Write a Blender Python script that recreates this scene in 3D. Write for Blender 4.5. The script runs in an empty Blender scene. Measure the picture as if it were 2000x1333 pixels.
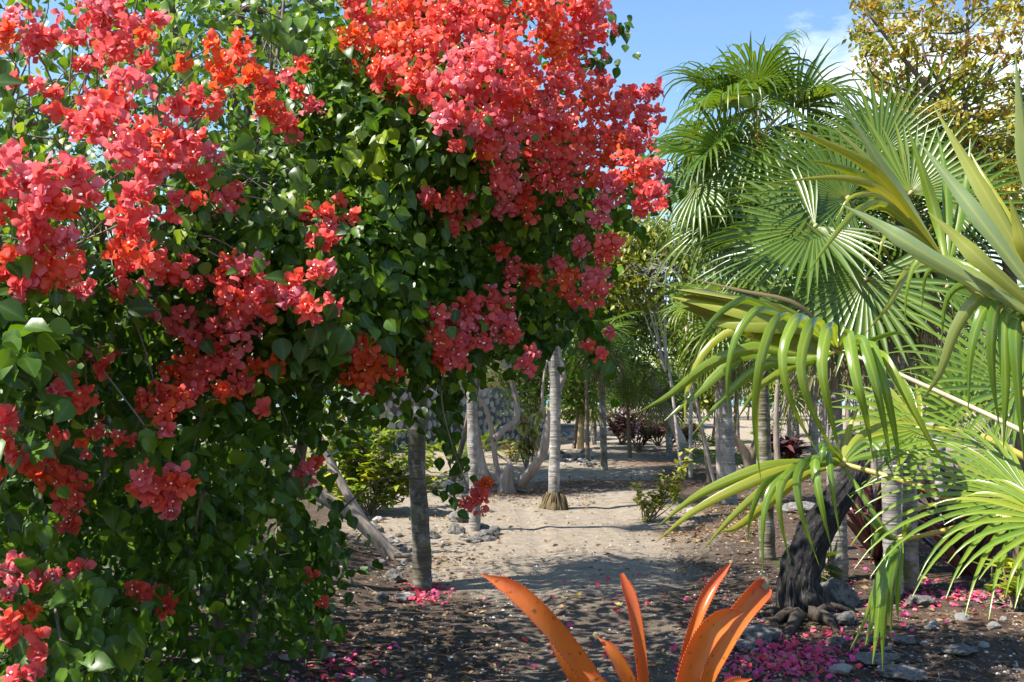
import bpy, math, random
import numpy as np
from mathutils import Vector, Matrix, noise as mnoise

# ------------------------------------------------------------------ camera, sky, sun, exposure
SC = bpy.context.scene
EYE, F, CX, CY, PITCH = 1.6, 1944.4, 1000.0, 666.5, math.radians(2.77)
cam_d = bpy.data.cameras.new('camera')
cam = bpy.data.objects.new('camera', cam_d)
SC.collection.objects.link(cam)
cam.location = (0, 0, EYE)
cam.rotation_euler = (math.radians(90) + PITCH, 0, 0)
cam_d.lens, cam_d.sensor_width = 35.0, 36.0
cam_d.clip_start, cam_d.clip_end = 0.05, 9000
SC.camera = cam

SUN_EL = math.radians(54)
SUN_AZ = math.atan2(-1.0, -0.28)           # direction towards the sun: left of the scene, a little behind the camera
sun_dir = Vector((math.sin(SUN_AZ) * math.cos(SUN_EL), math.cos(SUN_AZ) * math.cos(SUN_EL), math.sin(SUN_EL)))
sl = bpy.data.lights.new('sun', 'SUN')
sl.energy, sl.angle, sl.color = 5.0, math.radians(0.5), (1.0, 0.94, 0.85)
so = bpy.data.objects.new('sun', sl)
SC.collection.objects.link(so)
so.rotation_euler = (-sun_dir).to_track_quat('-Z', 'Y').to_euler()

world = bpy.data.worlds.new('World')
SC.world = world
world.use_nodes = True
wt = world.node_tree
for n_ in list(wt.nodes): wt.nodes.remove(n_)
def wn(t, **k):
    n = wt.nodes.new(t)
    for a, b in k.items(): setattr(n, a, b)
    return n
sky = wn('ShaderNodeTexSky', sky_type='NISHITA', sun_disc=False, sun_elevation=SUN_EL, sun_rotation=SUN_AZ)
sky.air_density, sky.dust_density, sky.ozone_density = 1.0, 0.3, 2.5
tc = wn('ShaderNodeTexCoord')
mp = wn('ShaderNodeMapping'); mp.inputs['Scale'].default_value = (1, 1, 2.2); mp.inputs['Location'].default_value = (0.15, 1.2, 0.75)
nz = wn('ShaderNodeTexNoise'); nz.inputs['Scale'].default_value = 2.6; nz.inputs['Detail'].default_value = 9; nz.inputs['Roughness'].default_value = 0.58
cr = wn('ShaderNodeValToRGB'); cr.color_ramp.elements[0].position = 0.60; cr.color_ramp.elements[1].position = 0.80
# a bank of cumulus stands over the sea at the right of the view
cd = Vector(((1790 - CX) / F, 1.0, 0.21)).normalized()
dp = wn('ShaderNodeVectorMath', operation='DOT_PRODUCT'); dp.inputs[1].default_value = cd
mr = wn('ShaderNodeMapRange'); mr.inputs[1].default_value = 0.968; mr.inputs[2].default_value = 1.0; mr.inputs[3].default_value = 0; mr.inputs[4].default_value = 0.26
ad = wn('ShaderNodeMath', operation='ADD')
mx = wn('ShaderNodeMix', data_type='RGBA'); mx.inputs[7].default_value = (8.5, 8.7, 9.1, 1)
hs = wn('ShaderNodeHueSaturation'); hs.inputs['Saturation'].default_value = 1.08
bg = wn('ShaderNodeBackground'); bg.inputs['Strength'].default_value = 0.115
ow = wn('ShaderNodeOutputWorld')
L = wt.links.new
L(tc.outputs['Generated'], mp.inputs['Vector']); L(mp.outputs[0], nz.inputs['Vector'])
L(tc.outputs['Generated'], dp.inputs[0]); L(dp.outputs['Value'], mr.inputs[0])
L(nz.outputs['Fac'], ad.inputs[0]); L(mr.outputs[0], ad.inputs[1]); L(ad.outputs[0], cr.inputs[0])
L(cr.outputs[0], mx.inputs[0]); L(sky.outputs[0], hs.inputs['Color']); L(hs.outputs[0], mx.inputs[6]); L(mx.outputs[2], bg.inputs[0]); L(bg.outputs[0], ow.inputs[0])

SC.view_settings.view_transform = 'Standard'
SC.view_settings.look = 'None'
SC.view_settings.exposure = 1.2
SC.view_settings.gamma = 1.0
SC.view_settings.use_curve_mapping = False
SC.render.engine = 'CYCLES'
cy = SC.cycles
cy.use_denoising = True
cy.max_bounces, cy.diffuse_bounces, cy.glossy_bounces, cy.transmission_bounces = 7, 4, 2, 5
cy.caustics_reflective = cy.caustics_refractive = False

# ------------------------------------------------------------------ helpers
RNG = np.random.default_rng(7)
random.seed(7)
def W(px, py, d):
    """photo pixel (2000x1333) at depth d metres -> world point"""
    u, v = (px - CX) / F, -(py - CY) / F
    y = math.cos(PITCH) - v * math.sin(PITCH)
    z = math.sin(PITCH) + v * math.cos(PITCH)
    s = d / y
    return np.array((u * s, d, EYE + z * s))
def G(px, py):
    """the spot of level ground seen at a photo pixel"""
    d = EYE * F / (py - 760.6)
    p = W(px, py, d); p[2] = gh(p[0], p[1])
    return p
def sm(a, b, x):
    t = np.clip((x - a) / (b - a), 0, 1)
    return t * t * (3 - 2 * t)
def gh(x, y):
    x = np.asarray(x, float); y = np.asarray(y, float)
    near = 1 - sm(30, 60, y)
    h = 0.014 * np.sin(1.9 * x + 0.7 * y) + 0.012 * np.sin(2.7 * y - 1.3 * x + 1)
    for k in range(26):
        a, f = k * 2.39996, 3.2 * 1.13 ** k
        h = h + 0.009 / f ** 0.85 * np.sin(f * (math.cos(a) * x + math.sin(a) * y) + k * k * 1.7 + 1.3 * np.sin(0.37 * f * (math.sin(a) * x - math.cos(a) * y) + k))
    h = h + 0.16 * sm(-0.9, -2.2, x) * sm(3.5, 6, y) * (1 - sm(9.5, 12, y))
    h = h + 0.10 * sm(1.6, 3.2, x) * sm(4, 7, y) * (1 - sm(11, 15, y))
    xr = 0.42 + 0.05 * np.sin(y * 0.8)
    h = h + (0.012 * np.exp(-((x - xr) / 0.07) ** 2) - 0.018 * np.exp(-((x - xr + 0.2) / 0.1) ** 2) - 0.02 * np.exp(-((x - xr - 0.95) / 0.12) ** 2)) * (1 - sm(14, 18, y))
    return h * near
def V3(p): return Vector((float(p[0]), float(p[1]), float(p[2])))
def nrm(v):
    v = np.asarray(v, float)
    return v / (np.linalg.norm(v, axis=-1, keepdims=True) + 1e-12)

WL = {}
def place(o, parent, loc=(0, 0, 0)):
    """loc is a world position; parents are never rotated"""
    SC.collection.objects.link(o)
    o.location = (float(loc[0]), float(loc[1]), float(loc[2]))
    if parent is not None:
        pl = WL[parent.name]
        o.parent = parent
        o.location = (float(loc[0]) - pl[0], float(loc[1]) - pl[1], float(loc[2]) - pl[2])
    WL[o.name] = (float(loc[0]), float(loc[1]), float(loc[2]))
    return o
def tag(o, label=None, cat=None, group=None, kind=None):
    if label: o['label'] = label
    if cat: o['category'] = cat
    if group: o['group'] = group
    if kind: o['kind'] = kind
    return o
def thing(name, label, cat, loc, group=None):
    o = bpy.data.objects.new(name, None)
    o.empty_display_size = 0.1
    place(o, None, loc)
    return tag(o, label, cat, group)
def mesh(name, V, Q, mat, tint=None, mid=None, smooth=True, mi=None, tip=None):
    V = np.asarray(V, np.float32); me = bpy.data.meshes.new(name)
    if isinstance(Q, np.ndarray):
        k = Q.shape[1]
        me.vertices.add(len(V)); me.vertices.foreach_set('co', V.ravel())
        me.loops.add(Q.size); me.loops.foreach_set('vertex_index', Q.astype(np.int32).ravel())
        me.polygons.add(len(Q)); me.polygons.foreach_set('loop_start', np.arange(0, Q.size, k, dtype=np.int32))
        me.polygons.foreach_set('loop_total', np.full(len(Q), k, np.int32))
        me.update(calc_edges=True)
    else:
        me.from_pydata(V.tolist(), [], Q)
    for m in (mat if isinstance(mat, (list, tuple)) else [mat]): me.materials.append(m)
    if mi is not None: me.polygons.foreach_set('material_index', np.asarray(mi, np.int32))
    if smooth: me.polygons.foreach_set('use_smooth', np.ones(len(me.polygons), bool))
    if tint is not None:
        a = me.attributes.new('tint', 'FLOAT', 'POINT'); a.data.foreach_set('value', np.broadcast_to(np.asarray(tint, np.float32), (len(V),)).copy())
    if mid is not None:
        a = me.attributes.new('mid', 'FLOAT', 'POINT'); a.data.foreach_set('value', np.broadcast_to(np.asarray(mid, np.float32), (len(V),)).copy())
    if tip is not None:
        a = me.attributes.new('tip', 'FLOAT', 'POINT'); a.data.foreach_set('value', np.asarray(tip, np.float32))
    me.validate() if not isinstance(Q, np.ndarray) else None
    return me
def obj(name, me, parent=None, loc=None, kind=None):
    """mesh vertices are in world space relative to loc"""
    o = bpy.data.objects.new(name, me)
    if loc is None: loc = (0, 0, 0)
    place(o, parent, loc)
    if kind: o['kind'] = kind
    return o
class Geo:
    """collects quad strips and tubes for ONE mesh"""
    def __init__(s): s.V, s.Q, s.t, s.m, s.i, s.n = [], [], [], [], [], 0
    def add(s, V, Q, tint=0.5, mid=0.0, mi=0):
        V = np.asarray(V, float)
        s.V.append(V); s.Q.append(np.asarray(Q) + s.n); s.n += len(V)
        s.t.append(np.broadcast_to(np.asarray(tint, float), (len(V),))); s.m.append(np.broadcast_to(np.asarray(mid, float), (len(V),)))
        s.i.append(np.full(len(Q), mi))
    def build(s, name, mat, parent=None, loc=(0, 0, 0), kind=None, smooth=True):
        V = np.concatenate(s.V) - np.asarray(loc, float)
        me = mesh(name, V, np.concatenate(s.Q), mat, np.concatenate(s.t), np.concatenate(s.m), smooth, np.concatenate(s.i))
        return obj(name, me, parent, loc, kind)
def catmull(P, n):
    P = np.asarray(P, float)
    if len(P) == 2: return P[0] + (P[1] - P[0]) * np.linspace(0, 1, n)[:, None]
    E = np.vstack([2 * P[0] - P[1], P, 2 * P[-1] - P[-2]])
    out = []
    for t in np.linspace(0, len(P) - 1, n):
        i = min(int(t), len(P) - 2); u = t - i
        a, b, c, d = E[i], E[i + 1], E[i + 2], E[i + 3]
        out.append(0.5 * ((2 * b) + (c - a) * u + (2 * a - 5 * b + 4 * c - d) * u * u + (3 * b - a - 3 * c + d) * u ** 3))
    return np.array(out)
def tube(P, R, k=8, cap=True, wob=0.0, ridges=0, seed=0):
    P = np.asarray(P, float); n = len(P); R = np.broadcast_to(np.asarray(R, float), (n,)).copy()
    T = nrm(np.gradient(P, axis=0))
    ref = np.array((0.31, 0.94, 0.12)) if abs(T[0][1]) < 0.8 else np.array((1., 0, 0))
    X = nrm(np.cross(T, ref)); Y = np.cross(T, X)
    a = np.linspace(0, 2 * math.pi, k, endpoint=False)
    rr = np.ones((n, k))
    if wob:
        for i in range(n):
            for j in range(k):
                q = Vector((math.cos(a[j]) * 2 + seed, math.sin(a[j]) * 2, i * 0.21 + seed))
                rr[i, j] += wob * mnoise.noise(q)
    if ridges: rr += 0.16 * np.abs(np.sin(a * ridges / 2 + np.linspace(0, 2.5, n)[:, None])) - 0.1
    V = P[:, None, :] + (X[:, None, :] * np.cos(a)[None, :, None] + Y[:, None, :] * np.sin(a)[None, :, None]) * (R[:, None] * rr)[:, :, None]
    V = V.reshape(-1, 3)
    i, j = np.meshgrid(np.arange(n - 1), np.arange(k), indexing='ij'); j2 = (j + 1) % k
    Q = np.stack([i * k + j, i * k + j2, (i + 1) * k + j2, (i + 1) * k + j], -1).reshape(-1, 4)
    if cap:
        c = len(V); V = np.vstack([V, P[-1] + T[-1] * R[-1] * 0.3])
        jj = np.arange(0, k, 2)
        Q = np.vstack([Q, np.stack([(n - 1) * k + jj, (n - 1) * k + (jj + 1) % k, (n - 1) * k + (jj + 2) % k, np.full(len(jj), c)], -1)])
    return V, Q
def rings(P, R, step, amp):
    """resample a palm stem and swell it at its leaf scars"""
    P = np.asarray(P, float); Ln = np.linalg.norm(np.diff(P, axis=0), axis=1).sum()
    n = max(8, int(Ln / step) * 2); C = catmull(P, n); j = np.clip(np.arange(n) + 0.55 * np.sin(np.arange(n) * 1.7 + 9 * P[0][0]) * np.sin(np.arange(n) * 0.23), 0, n - 1)
    C = np.stack([np.interp(j, np.arange(n), C[:, q]) for q in range(3)], 1)
    r = np.interp(np.linspace(0, 1, n), np.linspace(0, 1, len(R)), R)
    q = np.arange(n) + 31 * P[0][0]
    return C, r * (1 + amp * (np.arange(n) % 2) * (0.6 + 0.4 * np.sin(q * 1.3))) * (1 + 0.03 * np.sin(q * 0.13) + 0.03 * np.sin(q * 0.31 + 1))

# ------------------------------------------------------------------ materials
class NT:
    def __init__(s, name):
        s.m = bpy.data.materials.new(name); s.m.use_nodes = True; s.t = s.m.node_tree
        s.p = s.t.nodes['Principled BSDF']; s.o = s.t.nodes['Material Output']
    def n(s, t, **k):
        x = s.t.nodes.new(t)
        for a, b in k.items(): setattr(x, a, b)
        return x
    def l(s, a, b): s.t.links.new(a, b)
    def noise(s, scale, detail=5, rough=0.55, vec=None, sc=(1, 1, 1)):
        x = s.n('ShaderNodeTexNoise'); x.inputs['Scale'].default_value = scale; x.inputs['Detail'].default_value = detail; x.inputs['Roughness'].default_value = rough
        if vec is None: vec = s.n('ShaderNodeTexCoord').outputs['Object']
        mpn = s.n('ShaderNodeMapping'); mpn.inputs['Scale'].default_value = sc
        s.l(vec, mpn.inputs[0]); s.l(mpn.outputs[0], x.inputs['Vector'])
        return x.outputs['Fac']
    def ramp(s, fac, stops):
        x = s.n('ShaderNodeValToRGB'); e = x.color_ramp.elements
        while len(e) < len(stops): e.new(0.5)
        for k, (p, c) in zip(e, stops): k.position = p; k.color = (*c, 1) if len(c) == 3 else c
        s.l(fac, x.inputs[0]); return x.outputs[0]
    def mix(s, fac, a, b, mode='MIX'):
        x = s.n('ShaderNodeMix', data_type='RGBA', blend_type=mode)
        for sock, v in ((0, fac), (6, a), (7, b)):
            if hasattr(v, 'links'): s.l(v, x.inputs[sock])
            else: x.inputs[sock].default_value = v if sock == 0 else (*v, 1)
        return x.outputs[2]
    def math(s, op, a, b=0.0):
        x = s.n('ShaderNodeMath', operation=op)
        for i, v in ((0, a), (1, b)):
            if hasattr(v, 'links'): s.l(v, x.inputs[i])
            else: x.inputs[i].default_value = v
        return x.outputs[0]
    def attr(s, name): return s.n('ShaderNodeAttribute', attribute_name=name).outputs['Fac']
    def bump(s, h, strength, dist=0.01):
        x = s.n('ShaderNodeBump'); x.inputs['Strength'].default_value = strength; x.inputs['Distance'].default_value = dist
        s.l(h, x.inputs['Height']); s.l(x.outputs[0], s.p.inputs['Normal'])
def leafmat(name, stops, rough=0.4, trans=0.35, tcol=(1.25, 1.25, 0.55), rib=None, spec=0.5, blot=0.25, veins=0.0):
    k = NT(name)
    c = k.ramp(k.attr('tint'), stops)
    nv = k.noise(38, 3)
    c = k.mix(k.math('MULTIPLY', nv, blot), c, (0.10, 0.11, 0.02) if rib else (0.5, 0.12, 0.1))
    if veins:                                   # fine parallel veins along a blade
        c = k.mix(k.math('MULTIPLY', k.math('GREATER_THAN', k.math('SINE', k.math('MULTIPLY', k.attr('mid'), 44.0)), 0.2), veins), c, (0.55, 0.62, 0.45), 'MULTIPLY')
    if rib:
        c = k.mix(k.math('MULTIPLY', k.math('POWER', k.attr('mid'), 7.0), 0.6), c, rib)
    if veins: c = k.mix(k.ramp(k.math('ADD', k.attr('tip'), k.math('MULTIPLY', k.noise(25, 3), 0.16)), [(1.015, (0, 0, 0)), (1.075, (1, 1, 1))]), c, (0.33, 0.22, 0.11))
    k.l(c, k.p.inputs['Base Color'])
    k.p.inputs['Roughness'].default_value = rough; k.p.inputs['Specular IOR Level'].default_value = spec
    tb = k.n('ShaderNodeBsdfTranslucent'); k.l(k.mix(1.0, c, tcol, 'MULTIPLY'), tb.inputs[0])
    ms = k.n('ShaderNodeMixShader'); ms.inputs[0].default_value = trans
    k.l(k.p.outputs[0], ms.inputs[1]); k.l(tb.outputs[0], ms.inputs[2]); k.l(ms.outputs[0], k.o.inputs[0])
    return k.m
def barkmat(name, stops, scale=9, sc=(1, 1, 0.25), rough=0.85, bump=0.5, moss=None, ringsc=None):
    k = NT(name)
    a = k.noise(scale, 8, 0.62, sc=sc); b = k.noise(2.3, 4)
    f = k.math('ADD', k.math('MULTIPLY', a, 0.7), k.math('MULTIPLY', b, 0.3))
    c = k.ramp(f, stops)
    h = a
    if ringsc:
        w = k.noise(ringsc, 3, 0.5, sc=(0.04, 0.04, 1))
        c = k.mix(k.ramp(w, [(0.42, (0, 0, 0)), (0.58, (1, 1, 1))]), k.mix(1.0, c, (0.72, 0.7, 0.68), 'MULTIPLY'), c)
        c = k.mix(k.ramp(k.noise(4.5, 6, 0.7), [(0.52, (0, 0, 0)), (0.66, (0.6, 0.6, 0.6))]), c, (0.50, 0.49, 0.45))
        c = k.mix(k.ramp(k.noise(9, 6, 0.7, sc=(1, 1, 0.5)), [(0.56, (0, 0, 0)), (0.68, (0.6, 0.6, 0.6))]), c, (0.09, 0.08, 0.065))
        h = k.math('ADD', a, k.math('MULTIPLY', w, 1.3))
    if moss:
        c = k.mix(k.ramp(k.noise(5.5, 5), [(0.48, (0, 0, 0)), (0.64, (0.8, 0.8, 0.8))]), c, moss)
    k.l(c, k.p.inputs['Base Color']); k.p.inputs['Roughness'].default_value = rough; k.p.inputs['Specular IOR Level'].default_value = 0.25
    k.bump(h, bump, 0.02)
    return k.m
def plain(name, col, rough=0.8, var=0.25, scale=14, bump=0.2):
    k = NT(name)
    nz_ = k.noise(scale, 6)
    d = tuple(c * (1 - var) for c in col); u = tuple(min(1, c * (1 + var)) for c in col)
    k.l(k.ramp(nz_, [(0.3, d), (0.7, u)]), k.p.inputs['Base Color']); k.p.inputs['Roughness'].default_value = rough
    k.bump(nz_, bump, 0.01)
    return k.m

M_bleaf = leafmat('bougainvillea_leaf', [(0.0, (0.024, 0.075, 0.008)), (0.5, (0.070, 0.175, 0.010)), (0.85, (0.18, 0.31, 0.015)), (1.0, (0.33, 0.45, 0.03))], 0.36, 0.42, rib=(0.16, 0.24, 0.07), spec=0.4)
M_bract = leafmat('bract', [(0.0, (0.84, 0.165, 0.025)), (0.3, (0.82, 0.13, 0.065)), (0.65, (0.79, 0.135, 0.125)), (0.9, (0.78, 0.18, 0.215)), (1.0, (0.78, 0.28, 0.32))], 0.6, 0.42, tcol=(1.15, 0.9, 0.85), spec=0.25, blot=0.12)
M_fallen = leafmat('fallen_bract', [(0.0, (0.72, 0.09, 0.10)), (0.5, (0.76, 0.09, 0.24)), (0.82, (0.70, 0.09, 0.36)), (0.9, (0.72, 0.25, 0.36)), (1.0, (0.40, 0.22, 0.15))], 0.7, 0.25, tcol=(1.1, 0.8, 0.8), spec=0.2)
M_star = plain('tiny_flower', (0.85, 0.78, 0.6), 0.6, 0.1)
M_twig = barkmat('bougainvillea_bark', [(0.3, (0.10, 0.075, 0.055)), (0.7, (0.30, 0.25, 0.20))], 20)
M_pleaf = leafmat('palm_leaf', [(0.0, (0.03, 0.09, 0.014)), (0.5, (0.075, 0.165, 0.02)), (0.8, (0.15, 0.24, 0.025)), (1.0, (0.30, 0.31, 0.03))], 0.30, 0.38, rib=(0.40, 0.38, 0.045), spec=0.45, blot=0.2, veins=0.3)
M_pnear = leafmat('near_palm_leaf', [(0.0, (0.06, 0.15, 0.02)), (0.4, (0.155, 0.28, 0.024)), (0.7, (0.25, 0.33, 0.024)), (0.85, (0.36, 0.36, 0.03)), (1.0, (0.22, 0.30, 0.13))], 0.25, 0.36, tcol=(1.3, 1.15, 0.35), rib=(0.42, 0.42, 0.10), spec=0.6, blot=0.15, veins=0.4)
M_pdead = leafmat('dead_palm_leaf', [(0.0, (0.16, 0.11, 0.06)), (1.0, (0.36, 0.29, 0.18))], 0.7, 0.2, rib=(0.3, 0.22, 0.12), spec=0.2)
M_petiole = leafmat('palm_petiole', [(0.0, (0.14, 0.20, 0.04)), (0.6, (0.33, 0.32, 0.06)), (1.0, (0.50, 0.47, 0.33))], 0.4, 0.05)
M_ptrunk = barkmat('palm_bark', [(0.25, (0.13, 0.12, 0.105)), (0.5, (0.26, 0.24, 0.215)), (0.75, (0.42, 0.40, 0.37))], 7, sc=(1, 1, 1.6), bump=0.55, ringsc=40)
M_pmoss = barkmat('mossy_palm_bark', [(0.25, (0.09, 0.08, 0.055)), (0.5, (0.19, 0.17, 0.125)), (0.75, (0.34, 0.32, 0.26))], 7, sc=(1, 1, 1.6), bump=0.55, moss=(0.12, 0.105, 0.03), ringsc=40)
M_shadedpalm = barkmat('shaded_palm_bark', [(0.25, (0.05, 0.045, 0.035)), (0.5, (0.12, 0.11, 0.09)), (0.75, (0.25, 0.235, 0.20))], 7, sc=(1, 1, 1.6), bump=0.55, moss=(0.09, 0.08, 0.02), ringsc=40)  # bark colours lowered to paint in the shade on one palm stem
M_rootdark = barkmat('burnt_root', [(0.35, (0.012, 0.010, 0.008)), (0.7, (0.11, 0.085, 0.065))], 18, bump=0.9)
M_root = barkmat('palm_root', [(0.3, (0.05, 0.036, 0.018)), (0.7, (0.20, 0.15, 0.075))], 22, sc=(1, 1, 0.3), bump=0.8)
M_pale = barkmat('pale_bark', [(0.25, (0.22, 0.17, 0.14)), (0.5, (0.40, 0.34, 0.29)), (0.75, (0.55, 0.50, 0.45))], 8, sc=(1, 1, 0.5), bump=0.4)
M_gnarl = barkmat('gnarled_bark', [(0.25, (0.13, 0.10, 0.08)), (0.5, (0.29, 0.235, 0.19)), (0.75, (0.44, 0.38, 0.33))], 9, sc=(1, 1, 0.3), bump=0.7)
M_char = barkmat('charred_bark', [(0.40, (0.005, 0.005, 0.005)), (0.54, (0.018, 0.016, 0.015)), (0.62, (0.10, 0.09, 0.082)), (0.74, (0.42, 0.39, 0.36))], 34, sc=(1.6, 1.6, 0.13), bump=1.0, rough=0.6)
M_brownbark = barkmat('brown_bark', [(0.3, (0.07, 0.05, 0.035)), (0.7, (0.22, 0.17, 0.12))], 12)
M_deadwood = barkmat('dead_wood', [(0.3, (0.28, 0.25, 0.22)), (0.7, (0.55, 0.52, 0.48))], 12)
def greens(name, a, b, c, rough=0.45, trans=0.35): return leafmat(name, [(0.0, a), (0.6, b), (1.0, c)], rough, trans, rib=(0.2, 0.24, 0.06))
M_tree_dark = greens('dark_tree_leaf', (0.025, 0.065, 0.010), (0.065, 0.13, 0.016), (0.15, 0.22, 0.025))
M_tree_yel = greens('yellow_tree_leaf', (0.11, 0.17, 0.02), (0.26, 0.30, 0.03), (0.44, 0.40, 0.05))
M_tree_mid = greens('green_tree_leaf', (0.05, 0.12, 0.015), (0.13, 0.23, 0.022), (0.25, 0.33, 0.03))
M_gold = leafmat('golden_leaf', [(0.0, (0.19, 0.23, 0.02)), (0.5, (0.38, 0.37, 0.03)), (0.85, (0.52, 0.40, 0.04)), (1.0, (0.46, 0.22, 0.05))], 0.5, 0.3, tcol=(1.2, 1.0, 0.5), rib=(0.4, 0.3, 0.08))
M_shrub = leafmat('bright_shrub_leaf', [(0.0, (0.06, 0.14, 0.015)), (0.5, (0.22, 0.31, 0.02)), (1.0, (0.46, 0.46, 0.03))], 0.36, 0.36, rib=(0.35, 0.36, 0.08))
M_croton = leafmat('croton_leaf', [(0.0, (0.10, 0.03, 0.02)), (0.4, (0.20, 0.12, 0.02)), (0.7, (0.30, 0.30, 0.05)), (1.0, (0.45, 0.43, 0.10))], 0.4, 0.25, rib=(0.5, 0.45, 0.1))
M_maroon = leafmat('maroon_leaf', [(0.0, (0.06, 0.018, 0.026)), (0.6, (0.17, 0.045, 0.06)), (1.0, (0.30, 0.11, 0.11))], 0.33, 0.12, tcol=(1.2, 0.6, 0.6), rib=(0.16, 0.05, 0.06))
M_litter = leafmat('dry_leaf', [(0.0, (0.08, 0.045, 0.03)), (0.5, (0.20, 0.12, 0.06)), (0.85, (0.32, 0.19, 0.10)), (1.0, (0.45, 0.34, 0.06))], 0.8, 0.1, rib=(0.2, 0.12, 0.06))
def brom():
    k = NT('orange_bromeliad_leaf')
    c = k.ramp(k.attr('tint'), [(0.0, (0.64, 0.13, 0.025)), (0.5, (0.72, 0.21, 0.03)), (1.0, (0.52, 0.075, 0.035))])
    c = k.mix(k.math('MULTIPLY', k.noise(14, 4, sc=(1, 1, 0.4)), 0.5), c, (0.66, 0.27, 0.02))
    c = k.mix(k.ramp(k.noise(70, 3), [(0.62, (0, 0, 0)), (0.70, (0.8, 0.8, 0.8))]), c, (0.20, 0.06, 0.02))
    c = k.mix(k.ramp(k.noise(9, 5, 0.7), [(0.55, (0, 0, 0)), (0.72, (0.55, 0.55, 0.55))]), c, (0.50, 0.06, 0.04))
    c = k.mix(k.math('MULTIPLY', k.math('POWER', k.math('SUBTRACT', 1.0, k.attr('mid')), 9.0), 0.6), c, (0.42, 0.05, 0.03))
    k.l(c, k.p.inputs['Base Color']); k.p.inputs['Roughness'].default_value = 0.33; k.p.inputs['Specular IOR Level'].default_value = 0.5
    k.bump(k.noise(60, 3, sc=(1, 1, 0.15)), 0.25, 0.004)
    tb = k.n('ShaderNodeBsdfTranslucent'); k.l(c, tb.inputs[0]); ms = k.n('ShaderNodeMixShader'); ms.inputs[0].default_value = 0.4
    k.l(k.p.outputs[0], ms.inputs[1]); k.l(tb.outputs[0], ms.inputs[2]); k.l(ms.outputs[0], k.o.inputs[0])
    return k.m
M_brom = brom()
def rockmat(name, lo, hi, lichen):
    k = NT(name)
    a = k.noise(7, 9, 0.68); v = k.n('ShaderNodeTexVoronoi'); v.inputs['Scale'].default_value = 16
    k.l(k.n('ShaderNodeTexCoord').outputs['Object'], v.inputs['Vector'])
    c = k.ramp(a, [(0.3, lo), (0.5, tuple((x + y) / 2 for x, y in zip(lo, hi))), (0.7, hi)])
    c = k.mix(k.ramp(k.noise(3.3, 6), [(0.5, (0, 0, 0)), (0.62, (0.8, 0.8, 0.8))]), c, lichen)
    oi = k.n('ShaderNodeObjectInfo'); c = k.mix(k.math('MULTIPLY', oi.outputs['Random'], 0.35), c, tuple(x * 0.5 for x in lo))
    k.l(c, k.p.inputs['Base Color']); k.p.inputs['Roughness'].default_value = 0.92; k.p.inputs['Specular IOR Level'].default_value = 0.2
    k.bump(k.math('ADD', a, k.math('MULTIPLY', v.outputs['Distance'], 0.4)), 0.9, 0.03)
    return k.m
M_rock = rockmat('limestone', (0.11, 0.10, 0.09), (0.38, 0.36, 0.33), (0.07, 0.065, 0.055))
M_white = rockmat('white_limestone', (0.38, 0.36, 0.33), (0.70, 0.68, 0.64), (0.5, 0.47, 0.42))
def stonemat():
    k = NT('wall_stone'); oi = k.n('ShaderNodeObjectInfo'); a = k.noise(5, 6)
    c = k.ramp(oi.outputs['Random'], [(0.0, (0.34, 0.335, 0.32)), (0.5, (0.54, 0.52, 0.48)), (0.85, (0.66, 0.63, 0.57)), (1.0, (0.58, 0.42, 0.25))])
    k.l(k.mix(k.math('MULTIPLY', a, 0.5), c, (0.25, 0.24, 0.23)), k.p.inputs['Base Color']); k.p.inputs['Roughness'].default_value = 0.9
    k.bump(a, 0.6, 0.03); return k.m
M_stone = stonemat()
M_mortar = plain('dark_mortar', (0.13, 0.13, 0.135), 0.95)
M_yellow = plain('yellow_render', (0.72, 0.56, 0.27), 0.9, 0.06, 6, 0.1)
M_concrete = plain('grey_concrete', (0.30, 0.30, 0.29), 0.9, 0.2)
M_cream = plain('cream_paint', (0.52, 0.42, 0.24), 0.8, 0.12)
M_roof = plain('grey_roof', (0.20, 0.19, 0.18), 0.9)
M_fruit = leafmat('palm_fruit', [(0.0, (0.16, 0.14, 0.02)), (1.0, (0.42, 0.34, 0.05))], 0.5, 0.05, rib=(0.4, 0.3, 0.1))
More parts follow.
